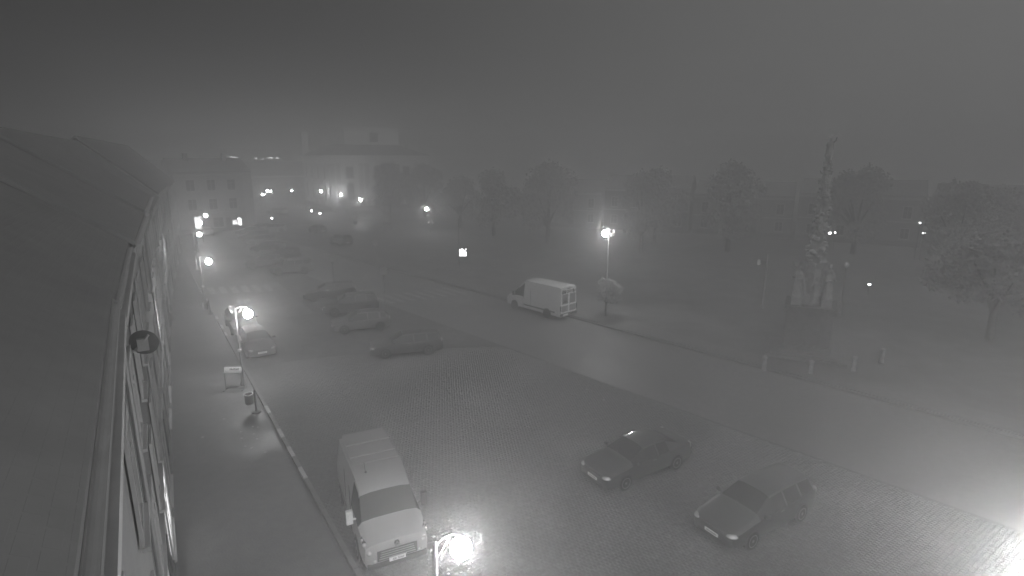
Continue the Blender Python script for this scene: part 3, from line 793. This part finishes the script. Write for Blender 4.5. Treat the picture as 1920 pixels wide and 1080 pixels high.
MB().box(-1.9, .42, -.76, .76, 2.30, 2.326).build('roof_panel', SHADES['silver'], t)
for x in (2.0, -1.2):
    for s in (-1, 1):
        MB().lathe([(.42, 0), (.42, .012), (.38, .014)], n=22).build('wheel_arch', M['trimblk'], t)
        o = LAST[0]; o.location = (x, s * 1.028, .36); o.rotation_euler = (R(-90) if s > 0 else R(90), 0, 0)
        wheel(t, x, s * .965, .35)
for s in (-1, 1):
    for xs, zs_ in ((1.02, 2.0), (.1, 2.1)): MB().box(xs, xs + .01, min(s * 1.02, s * 1.036), max(s * 1.02, s * 1.036), .4, zs_).build('door_seam', M['black'], t)
    MB().box(-1.9, .05, min(s * 1.028, s * 1.045), max(s * 1.028, s * 1.045), .62, .72).build('side_trim', M['trimblk'], t)

# lettered van parked across the road, seen from behind
rear = Vector((4.45, 42.75, .03))
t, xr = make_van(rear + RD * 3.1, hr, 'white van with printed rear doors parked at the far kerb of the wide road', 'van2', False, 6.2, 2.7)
for x in (2.0, -1.75):
    for s in (-1, 1):
        MB().lathe([(.42, 0), (.42, .012), (.38, .014)], n=22).build('wheel_arch', M['trimblk'], t)
        o = LAST[0]; o.location = (x, s * 1.028, .36); o.rotation_euler = (R(-90) if s > 0 else R(90), 0, 0)
        wheel(t, x, s * .965, .35)
for s in (-1, 1):
    d_ = MB().box(xr - .03, xr + .0, min(s * .01, s * .86), max(s * .01, s * .86), .55, 2.42).build('rear_door', M['white2'], t, bevel=.01)
    MB().box(xr - .036, xr - .03, min(s * .1, s * .78), max(s * .1, s * .78), 1.28, 2.06).build('print_panel', M['plaster'], d_)
    MB().box(xr - .036, xr - .03, min(s * .1, s * .8), max(s * .1, s * .8), .66, 1.14).build('lower_panel', M['plaster'], d_)
    MB().box(xr - .05, xr - .0, min(s * .88, s * .97), max(s * .88, s * .97), .75, 1.15).build('tail_light', M['glass'], t)
    for xs, zs_ in ((1.02, 2.0), (.1, 2.1)): MB().box(xs, xs + .01, min(s * 1.02, s * 1.036), max(s * 1.02, s * 1.036), .4, zs_).build('door_seam', M['black'], t)
    MB().box(-2.6, .9, min(s * 1.028, s * 1.045), max(s * 1.028, s * 1.045), .55, .66).build('side_trim', M['trimblk'], t)
    MB().tube((1.95, s * 1.0, 1.4), (1.95, s * 1.14, 1.42), .035).box(1.86, 2.0, min(s * 1.1, s * 1.28), max(s * 1.1, s * 1.28), 1.25, 1.6).build('wing_mirror', M['trimblk'], t)
    MB().ball((.95, s * 1.04, 1.25), .07, 8, 5, .6, 1.4, .6).build('door_handle', M['rim'], t)
# dark strokes and rings of the lettering over the rear doors
lb = MB()
def stroke(y0, y1, z0, z1): lb.box(xr - .045, xr - .03, y0, y1, z0, z1)
def ringy(y, z, r):
    for k in range(10):
        a = 2 * math.pi * k / 10; b_ = 2 * math.pi * (k + 1) / 10
        lb.add([(xr - .045, y + r * math.cos(a), z + r * math.sin(a)), (xr - .045, y + r * math.cos(b_), z + r * math.sin(b_)), (xr - .045, y + r * .55 * math.cos(b_), z + r * .55 * math.sin(b_)), (xr - .045, y + r * .55 * math.cos(a), z + r * .55 * math.sin(a))], [(0, 1, 2, 3)])
lz = 2.26; hz_ = .15
stroke(.70, .80, lz - hz_, lz + hz_)
for y in (.57, .36): stroke(y, y + .09, lz - hz_, lz + hz_)
lb.add([(xr - .045, .66, lz + hz_), (xr - .045, .57, lz + hz_), (xr - .045, .40, lz - hz_), (xr - .045, .49, lz - hz_)], [(0, 1, 2, 3)])
ringy(.17, lz, .125); ringy(-.11, lz, .125); ringy(-.37, lz, .11)
stroke(-.59, -.50, lz - hz_, lz + hz_); ringy(-.70, lz, .11)
lb.build('lettering', M['black'], t)
pr = MB()
for (y, z, ry, rz_) in ((.42, 1.48, .17, .13), (.66, 1.42, .07, .06), (.64, 1.62, .06, .07), (.48, 1.72, .07, .05), (.30, 1.70, .06, .06), (.2, 1.42, .05, .1)):
    vs = [(xr - .041, y + ry * math.cos(2 * math.pi * k / 14), z + rz_ * math.sin(2 * math.pi * k / 14)) for k in range(14)]
    pr.add(vs, [tuple(range(14))])
pr.build('printed_spots', M['black'], t)
pr = MB()
for k in range(5): pr.box(xr - .041, xr - .036, -.72, -.18 - .06 * (k % 2), 1.36 + .13 * k, 1.40 + .13 * k)
pr.build('printed_lines', M['trimblk'], t)
MB().box(xr - .12, xr + .02, -.95, .95, .36, .52).build('bumper', M['trimblk'], t, bevel=.03)
MB().box(xr - .14, xr - .12, .2, .72, .38, .5).build('number_plate', M['plate'], t)
MB().box(xr - .05, xr, -.14, .14, 2.47, 2.52).build('brake_light', M['glass'], t)

# ---------------------------------------------------------------- plague column
mc = Vector((19.4, 35.2, 0))
t = thing('plague_column', 'tall carved plague column with clouds and statues on a square stone base', 'monument', mc, R(-28))
MB().box(-2.3, 2.3, -2.3, 2.3, 0, .18).box(-2.0, 2.0, -2.0, 2.0, .18, .36).build('step', M['stone_dark'], t, bevel=.02)
MB().box(-1.42, 1.42, -1.42, 1.42, .36, .75).box(-1.3, 1.3, -1.3, 1.3, .75, 3.0).box(-1.48, 1.48, -1.48, 1.48, 3.0, 3.3).build('pedestal', M['stone_dark'], t, bevel=.03)
for k in range(4):
    a = k * math.pi / 2
    o = MB().box(-.85, .85, -1.34, -1.29, 1.05, 2.7).build('relief_panel', M['stone_dark'], t); o.rotation_euler.z = a
MB().lathe([(.85, 3.3), (.8, 3.7), (.55, 3.95), (.5, 5.6), (.62, 5.8), (.7, 6.0)], n=8).build('inner_pier', M['stone'], t)
b = MB(); N = 22; Z = 46
rnd = random.Random(5)
for j in range(Z + 1):
    f_ = j / Z; z = 6.0 + 6.6 * f_
    for i in range(N):
        a = 2 * math.pi * i / N
        r = .44 - .28 * f_
        v = Vector((math.cos(a) * 2.2, math.sin(a) * 2.2, z * 1.9))
        r *= 1 + .42 * noise.noise(v) + .2 * math.sin(3 * a + z * 2.3)
        r += .12 * noise.noise(v * 2.3)
        b.v.append((r * math.cos(a), r * math.sin(a), z))
for j in range(Z):
    for i in range(N): b.f.append((j * N + i, j * N + (i + 1) % N, (j + 1) * N + (i + 1) % N, (j + 1) * N + i))
b.f.append(tuple(range(Z * N, Z * N + N)))
b.build('shaft', M['stone'], t, smooth=True)
b = MB()
for k in range(150):
    f_ = rnd.random() ** 1.2; z = 6.0 + 6.3 * f_; a = k * 2.4 + rnd.uniform(-.3, .3); r = (.50 - .30 * f_) * rnd.uniform(.75, 1.1)
    q = rnd.uniform(.09, .22) * (1 - .45 * f_)
    b.ball((r * math.cos(a), r * math.sin(a), z), q, 8, 5, rnd.uniform(.6, 1.1), rnd.uniform(.8, 1.3), rnd.uniform(.8, 1.3))
b.build('cloud_relief', M['stone'], t, smooth=True)
for k in range(10):      # cherub heads with wings among the clouds
    z = 6.5 + k * .56; a = k * 1.9; r = .56 - .033 * k
    c = Vector((r * math.cos(a), r * math.sin(a), z)); tg = Vector((-math.sin(a), math.cos(a), 0))
    h = MB().ball(c, .12, 10, 6, 1.15)
    for s in (-1, 1):
        w0 = c + tg * (.09 * s) - Vector((0, 0, .05)); w1 = c + tg * (.36 * s) + Vector((0, 0, .16)); w2 = c + tg * (.30 * s) - Vector((0, 0, .1))
        dn = Vector((math.cos(a), math.sin(a), 0)) * .03
        h.add([w0 + dn, w1 + dn, w2 + dn, w0 - dn, w1 - dn, w2 - dn], [(0, 1, 2), (5, 4, 3), (0, 3, 4, 1), (1, 4, 5, 2), (2, 5, 3, 0)])
    h.build('cherub', M['stone'], t, smooth=True)
def statue(parent, x, y, z0, h, face, seed, arm_up=False):
    r_ = random.Random(seed); s = h / 1.9
    b = MB()
    b.lathe([(.30, 0), (.31, .15), (.27, .5), (.22, .85), (.20, 1.05), (.23, 1.3), (.24, 1.42), (.15, 1.54), (.07, 1.58), (.065, 1.64)], (0, 0, 0), 20, fold=.07, k=6, ph=r_.uniform(0, 6), sx=.8, sy=1.0)
    b.ball((.02, 0, 1.74), .115, 12, 8, 1.2)
    b.ball((.12, 0, 1.72), .03, 6, 4)
    for sg in (-1, 1):
        sh_ = Vector((0, .22 * sg, 1.42))
        if arm_up and sg > 0: el = Vector((.1, .42, 1.55)); ha = Vector((.12, .5, 1.9))
        else: el = Vector((.1, .33 * sg, 1.12)); ha = Vector((.3, .12 * sg, 1.16 + r_.uniform(-.05, .1)))
        b.tube(sh_, el, .085, .07, 8).tube(el, ha, .075, .045, 8).ball(ha, .055, 8, 5)
    # cloak hanging from the shoulders
    b.add([(-.12, -.3, 1.4), (-.12, .3, 1.4), (-.34, .38, .1), (-.34, -.38, .1), (-.05, -.28, 1.4), (-.05, .28, 1.4), (-.2, .34, .1), (-.2, -.34, .1)], [(0, 1, 2, 3), (7, 6, 5, 4), (0, 3, 7, 4), (1, 5, 6, 2), (0, 4, 5, 1), (3, 2, 6, 7)])
    o = b.build('statue', M['stone'], parent, smooth=True)
    o.scale = (s, s, s); o.location = (x, y, z0); o.rotation_euler.z = face
    return o
for k in range(4):
    a = math.pi / 4 + k * math.pi / 2
    x, y = 1.2 * math.cos(a), 1.2 * math.sin(a)
    MB().box(-.3, .3, -.3, .3, 3.3, 3.75).box(-.34, .34, -.34, .34, 3.75, 3.83).build('statue_plinth', M['stone'], t, bevel=.015)
    LAST[0].location = (x, y, 0)
    statue(t, x, y, 3.83, 2.0, a, k, k == 1)
statue(t, .2, -.75, 3.5, 1.7, -1.6, 9)
statue(t, 0, 0, 12.5, 1.15, -1.6, 11, True)
b = MB()
for k in range(7):
    a = R(-38 + 12.7 * k); b.tube((0, .05, 13.55), (.62 * math.sin(a), .05, 13.55 + .62 * math.cos(a)), .022, .006, 5)
b.build('gilded_rays', M['white'], t)
MB().tube((.12, -.3, 12.35), (.2, -.38, 13.0), .05, .02, 6).build('gilded_staff', M['white'], t)
# balustrade posts about the column
for k, (px_, py_) in enumerate(((1432, 695), (1519, 704), (1600, 696), (1652, 680))):
    p = G(px_, py_)
    t = thing('stone_post', ['leftmost', 'second', 'third', 'rightmost'][k] + ' of the four low stone posts in front of the plague column', 'bollard', p, .4, 'low stone posts before the plague column')
    MB().lathe([(.16, 0), (.16, .1), (.12, .15), (.11, .75), (.15, .8), (.15, .88), (.05, .96)], n=8).build('post', M['stone'], t)

# ---------------------------------------------------------------- trees
def crown_mesh(name, blobs, n, leaf, m, seed):
    rng = np.random.RandomState(seed)
    vs = []; fs = []
    tot = sum(b_[3] ** 2 for b_ in blobs)
    for (cx_, cy_, cz_, r) in blobs:
        cnt = int(n * r * r / tot)
        d = rng.normal(size=(cnt, 3)); d /= np.linalg.norm(d, axis=1)[:, None]
        rad = r * (rng.uniform(.25, 1.0, cnt) ** .45) * (1 + .18 * np.sin(d[:, 0] * 7 + seed) * np.cos(d[:, 2] * 6))
        c = np.array([cx_, cy_, cz_]) + d * rad[:, None] * np.array([1, 1, .85])
        u = rng.normal(size=(cnt, 3)); u /= np.linalg.norm(u, axis=1)[:, None]
        w = np.cross(u, rng.normal(size=(cnt, 3))); w /= np.linalg.norm(w, axis=1)[:, None]
        s = leaf * rng.uniform(.6, 1.4, cnt)[:, None]
        q = np.stack([c - u * s, c - w * s * .55, c + u * s, c + w * s * .55], 1).reshape(-1, 3)
        k0 = len(vs); vs += q.tolist()
        fs += [(k0 + 4 * i, k0 + 4 * i + 1, k0 + 4 * i + 2, k0 + 4 * i + 3) for i in range(cnt)]
    me = bpy.data.meshes.new(name); me.from_pydata(vs, [], fs); me.materials.append(m); return me
def tree_blobs(R0, H0, z0, seed, n=22):
    r = random.Random(seed); out = []
    for k in range(n):
        a = r.uniform(0, 6.283); f_ = r.random(); z = z0 + (H0 - z0) * f_
        prof = math.sin(math.pi * (.18 + .78 * f_)) ** .8
        rr = R0 * prof * r.uniform(.35, .8)
        out.append((rr * math.cos(a), rr * math.sin(a), z, R0 * r.uniform(.26, .42)))
    return out
def tree_parts(seed, R0, H0, z0, n, leaf, m):
    bl = tree_blobs(R0, H0 - R0 * .3, z0, seed)
    cm = crown_mesh('crown', bl, n, leaf, m, seed)
    r = random.Random(seed); b = MB()
    b.tube((0, 0, 0), (.1, .05, z0), R0 * .07, R0 * .05, 9)
    for k in range(9):
        x, y, z, _ = bl[k]
        mid_ = Vector((x * .35, y * .35, z0 + (z - z0) * .4))
        b.tube((.1, .05, z0 - .3), mid_, R0 * .045, R0 * .025, 6).tube(mid_, (x, y, z), R0 * .025, R0 * .01, 5)
    return cm, b.mesh('trunk', M['bark'], True)
TP = [tree_parts(31, 5.5, 13.5, 3.2, 9000, .23, M['leaf']), tree_parts(32, 5.0, 12.0, 3.0, 9000, .22, M['leaf']), tree_parts(33, 6.2, 14.0, 3.5, 10000, .24, M['leaf2']), tree_parts(35, 1.9, 4.6, 1.8, 3500, .10, M['leaf']), tree_parts(36, 3.6, 7.5, 2.2, 6000, .17, M['leaf2'])]
def tree(x, y, k, label, sc=1.0, rz=0.0, name='tree', group='trees in the park and by the church'):
    if y < 110 and k < 3: sc *= .86
    t = thing(name, label, 'tree', (x, y, 0), rz, group)
    for me, nm in ((TP[k][0], 'crown'), (TP[k][1], 'trunk')):
        o = bpy.data.objects.new(nm, me); COL.objects.link(o); o.parent = t; o.scale = (sc * (1 + .16 * math.sin(x * 1.7)), sc * (1 + .16 * math.cos(x * 2.3)), sc * (1 + .12 * math.sin(x * .9 + y)))
    return t
tree(-25.6, 118, 1, 'broad tree covering the right half of the church front', .92, 1)
tree(-28.8, 127, 4, 'low spreading tree lit by the lamp before the church front', 1.0, 2)
tree(-37.4, 127.5, 3, 'small round tree at the near corner of the church', .9, 0)
tree(-19.2, 124, 0, 'tall dark tree hiding the right end of the church', .85, 2.2)
tree(-9.5, 103, 2, 'dim tree to the right of the lamp with flower baskets', .8, .5)
tree(-3.0, 92, 1, 'dim park tree above the lit square sign', .95, 1.4)
tree(5.5, 84, 0, 'large park tree above the roof of the lettered van', .95, 2)
tree(17.5, 75, 2, 'large park tree right behind the tall floodlight lamp', .9, 3)
tree(21, 82, 1, 'dim park tree between floodlight lamp and plague column, left one', 1.05, .7)
tree(29.5, 76, 0, 'dim park tree between floodlight lamp and plague column, right one', .95, 4)
tree(45.5, 74, 2, 'large dim tree just right of the plague column', .9, 5)
tree(48, 60, 1, 'dim tree second to the right of the plague column', .95, 2.6)
tree(57, 66, 0, 'dim tree between the column and the right picture edge', .9, 1.2)
tree(33.5, 37.5, 4, 'small tree lit from the side at the right picture edge', 1.15, .8)
tree(7.55, 43.4, 3, 'young tree at the foot of the tall floodlight lamp', .72, 1.0)

# ---------------------------------------------------------------- houses across the square, behind the trees
rh = [((2, 106), (16, 101), 9.0), ((16.5, 100.8), (30, 95), 9.8), ((30.5, 94.8), (44, 88), 9.0), ((44.5, 87.7), (58, 79), 9.6), ((58.5, 78.5), (71, 68), 9.2), ((71.4, 67.6), (84, 55), 9.4)]
nm_ = ['behind the lettered van and its trees', 'behind the tall floodlight lamp', 'directly left of the column, far side of the square', 'directly right of the column, far side of the square', 'second right of the column, far side of the square', 'farthest right across the square']
for i, (a_, b_, e_) in enumerate(rh):
    p0 = Vector((a_[0], a_[1], 0)); p1 = Vector((b_[0], b_[1], 0))
    t = house(p0, p1, e_ - 2.4, e_ - .4, 'dim house ' + nm_[i], ['plaster2', 'plaster3', 'plaster2'][i % 3], depth=9, storeys=2, nwin=4, shop=None, seed=60 + i, chimney=False)
def light_at(px_, py_, z, e, w, h, label, name='lit_window_lamp', on=None):
    p = G(px_, py_, z)
    t = thing('wall_lamp' if name == 'wall' else 'path_light', label, 'lamp', (p.x, p.y, 0), 0)
    MB().tube((0, 0, 0), (0, 0, z - h / 2), .04).build('post', M['pole_dark'], t)
    MB().ball((0, 0, z), w, 10, 6, h / (2 * w)).build('glowing_globe', emat(e), t, smooth=True)
    MB().lathe([(w * 1.1, z + h * .42), (w * .9, z + h * .55), (.02, z + h * .7)], n=10).build('cap', M['pole_dark'], t)
light_at(1630, 533, 1.0, 14, .14, .2, 'low bright path light right of the plague column')
light_at(1828, 503, 2.2, 12, .15, .2, 'small path light near the right picture edge')
light_at(584, 395, 1.0, 60, .22, .4, 'left one of two low path lights by the church side')
light_at(600, 400, 1.0, 60, .22, .4, 'right one of two low path lights by the church side')
light_at(510, 409, 1.2, 45, .22, .3, 'small light on a short post behind the far parking strip')
light_at(1556, 437, 2.6, 25, .2, .3, 'brightest lamp in the cluster just right of the column shaft')
light_at(1566, 436, 2.6, 12, .12, .3, 'fainter lamp in the cluster just right of the column shaft')
light_at(1732, 437, 3.4, 20, .15, .2, 'lower lamp of a faint pair far right across the square')
light_at(1725, 418, 4.6, 16, .13, .2, 'upper lamp of a faint pair far right across the square')
# ---------------------------------------------------------------- houses with lights on the hill
hl = [(315, 300, 1), (297, 311, .5), (417, 296, 1.2), (434, 294, 1.5), (443, 296, 1.2), (480, 297, .8), (492, 298, .6), (507, 296, 1.6), (520, 296, 1.2)]
wd = ['second from the left', 'leftmost', 'third from the left', 'fourth from the left', 'fifth from the left', 'sixth from the left', 'seventh from the left', 'second from the right', 'rightmost']
for i, (px_, py_, e) in enumerate(hl):
    u = (px_ - 960) / 1050; v = (py_ - 540) / 1050
    d = Vector((u, math.cos(PITCH) - v * math.sin(PITCH), -(math.sin(PITCH) + v * math.cos(PITCH))))
    tt = 262 / d.y; p = d * tt; gz = CAM_H + p.z - 1.6
    t = thing('hill_house', 'lit house on the far hill, ' + wd[i] + ' of the row', 'house', (p.x, p.y + .1, gz), 0, 'lit houses on the far hill')
    MB().box(-4, 4, 0, 7, -11, 3.2).build('wall', M['plaster2'], t)
    MB().prism([(-.4, 3.1), (7.4, 3.1), (3.5, 5.6)], -4.3, 4.3, 'x').build('roof', M['roof2'], t)
    MB().box(-.35 - .35 * e, .35 + .35 * e, -.08, -.02, 1.2, 2.0).build('lit_window', emat(4 + 6 * e), t)

# ---------------------------------------------------------------- signs, bins, small things
p = G(868, 499)
t = thing('lit_sign', 'glowing white square sign on a post across the wide road', 'sign', p, R(4))
MB().tube((-.42, 0, 0), (-.42, 0, 5.6), .04).tube((-.42, 0, 2.6), (0, 0, 2.6), .03).build('post', M['pole'], t)
MB().box(-.5, .5, .01, .14, 1.15, 2.15).build('sign_box', M['pole_dark'], t, bevel=.02)
MB().box(-.45, .45, -.01, .009, 1.2, 2.1).build('lit_panel', emat(6), t)
b = MB()
for poly in ([(-.45, 2.1), (-.18, 2.1), (-.08, 1.8), (-.16, 1.78), (-.3, 2.0)], [(.0, 2.1), (.24, 2.1), (.08, 1.92)], [(.45, 2.02), (.45, 1.76), (.30, 1.66), (.26, 1.82)], [(-.04, 1.72), (.06, 1.72), (.10, 1.5), (-.06, 1.5)], [(-.25, 1.49), (.22, 1.49), (.22, 1.44), (-.25, 1.44)], [(.2, 2.1), (.38, 2.1), (.2, 1.84), (.14, 1.9)]):
    b.add([(x, -.016, z) for x, z in poly], [tuple(range(len(poly)))])
b.build('dark_print', M['black'], t)
p = G(667, 432)
t = thing('road_sign', 'diamond road sign with plate below, across the road before the church', 'sign', p, R(10))
MB().tube((0, 0, 0), (0, 0, 3.1), .035).build('post', M['pole'], t)
MB().add([(0, -.06, 1.95), (.5, -.06, 2.45), (0, -.06, 2.95), (-.5, -.06, 2.45), (0, -.04, 1.95), (.5, -.04, 2.45), (0, -.04, 2.95), (-.5, -.04, 2.45)], [(0, 1, 2, 3), (7, 6, 5, 4), (0, 4, 5, 1), (1, 5, 6, 2), (2, 6, 7, 3), (3, 7, 4, 0)]).build('diamond_plate', M['white'], t)
MB().box(-.33, .33, -.06, -.04, 1.1, 1.7).build('lower_plate', M['metal'], t)
p = G(727, 440)
t = thing('notice_board', 'grey square notice board on legs left of the flower basket lamp', 'notice board', p, R(8))
for x in (-.6, .6): MB().box(x - .05, x + .05, -.05, .05, 0, 1.1).build('leg', M['pole'], t)
MB().box(-.72, .72, -.07, .07, .8, 2.1).build('panel', M['metal'], t, bevel=.02)
MB().box(-.15, .0, -.06, .06, 2.1, 2.35).build('top_knob', M['white'], t)
# lettered board on the near pavement
bl = G(424, 730, .13); br = G(458, 729, .13)
d = br - bl; t = thing('street_board', 'white topped board on legs standing at the kerb under the lamp', 'board', ((bl.x + br.x) / 2, (bl.y + br.y) / 2, .13), math.atan2(d.y, d.x))
w = d.length / 2
for x in (-w, w):
    MB().tube((x, 0, 0), (x, 0, 1.33), .018, n=6).build('leg', M['pole_dark'], t)
    MB().box(x - .04, x + .04, -.32, .32, 0, .04).build('foot', M['pole_dark'], t)
MB().box(-w, w, -.012, .012, .04, .07).box(-w, w, -.012, .012, 1.3, 1.33).build('cross_bar', M['pole_dark'], t)
tp = MB().box(-w + .02, w - .02, -.02, .02, -.19, .19).build('top_panel', M['white2'], t); tp.location = (0, 0, 1.14); tp.rotation_euler.x = R(-32)
b = MB(); 
for k, (x0, x1) in enumerate(((-.16, -.13), (-.11, -.03), (-.01, .02), (.04, .1), (.12, .15), (.17, .24), (.26, .31))): b.box(x0, x1, -.026, -.0205, -.05 + .01 * (k % 2), .06 - .012 * (k % 3))
b.build('lettering', M['trimblk'], tp)
t = thing('flower_pot', 'small white pot hanging at the corner of the lettered board', 'pot', S(32.45, 3.6, .9), 0)
MB().lathe([(.06, 0), (.11, .04), (.12, .22), (.1, .3)], n=12).build('bowl', M['white'], t, smooth=True)
MB().tube((0, 0, .25), (.1, .1, .25), .015).build('hook', M['pole_dark'], t)
def bin_(base, label, rz):
    t = thing('litter_bin', label, 'litter bin', base, rz, 'litter bins on the left pavement')
    MB().lathe([(.09, 0), (.05, .12), (.045, 1.15), (.03, 1.2)], n=10).build('post', M['pole_dark'], t, smooth=True)
    b = MB().lathe([(.02, .45), (.17, .45), (.2, .5), (.2, .95), (.18, .95), (.18, .52), (.02, .5)], (-.3, 0, 0), 16)
    b.build('basket', M['plaster3'], t, smooth=True)
    MB().lathe([(.19, .93), (.225, .94), (.225, .99), (.19, .99)], (-.3, 0, 0), 16, loop=True).build('rim', M['metal'], t, smooth=True)
    MB().box(-.13, 0, -.02, .02, .85, .89).build('bracket', M['metal'], t)
    MB().lathe([(.22, 0), (.22, .05), (.12, .08)], n=12).build('foot', M['pole_dark'], t)
bin_(G(481, 773, .13), 'dark litter bin hung on a short post near the lettered board', 0)
bin_(G(394, 589, .13), 'dark litter bin on a post by the zebra crossing', 0)
p = G(314, 601, .13)
t = thing('advertising_board', 'dark round topped board standing by the house fronts on the left pavement', 'board', p, R(20))
MB().prism([(-.42, .05), (.42, .05), (.42, .95)] + [(.42 * math.cos(math.pi * k / 8), .95 + .42 * math.sin(math.pi * k / 8)) for k in range(1, 8)] + [(-.42, .95)], -.05, .05).build('panel', M['plaster3'], t)
MB().box(-.45, .45, -.25, .25, 0, .05).build('foot', M['pole_dark'], t)
for (px_, py_, h_, lab) in ((626, 535, 3.2, 'thin dim post left of the second zebra crossing'), (722, 570, 3.4, 'thin dim sign post in the middle of the square'), (705, 480, 2.2, 'short post on the far verge of the wide road')):
    p = G(px_, py_); t = thing('sign_post', lab, 'post', p, .4)
    MB().tube((0, 0, 0), (0, 0, h_), .04).build('post', M['pole'], t, smooth=True)
    MB().box(-.3, .3, -.06, -.04, h_ - .75, h_ - .1).build('sign_plate', M['metal'], t)
for k in range(7):
    p = G(552 + 6.5 * k, 385 + 2.6 * k); t = thing('bollard', 'low bollard, number %d from the left in the row by the church road' % (k + 1), 'bollard', p, 0, 'bollards along the road to the church')
    t['label'] = ['leftmost', 'second', 'third', 'fourth', 'fifth', 'sixth', 'last and nearest'][k] + ' small bollard in the row beside the road to the church'
    MB().lathe([(.12, 0), (.1, .8), (.05, .95)], n=8).build('post', M['white'], t)

# ---------------------------------------------------------------- haze
hm = bpy.data.materials.new('haze'); hm.use_nodes = True
hn = hm.node_tree; hn.nodes.clear()
ho = hn.nodes.new('ShaderNodeOutputMaterial'); pv_ = hn.nodes.new('ShaderNodeVolumePrincipled')
pv_.inputs['Color'].default_value = (.97, .97, .97, 1)
pv_.inputs['Density'].default_value = FOG
pv_.inputs['Anisotropy'].default_value = 0.62
hn.links.new(pv_.outputs[0], ho.inputs['Volume'])
hz = MB().box(-640, 640, -160, 740, -1.5, 24.0).build('haze', hm)
hz['kind'] = 'stuff'; hz['label'] = 'thin night fog filling the whole square'
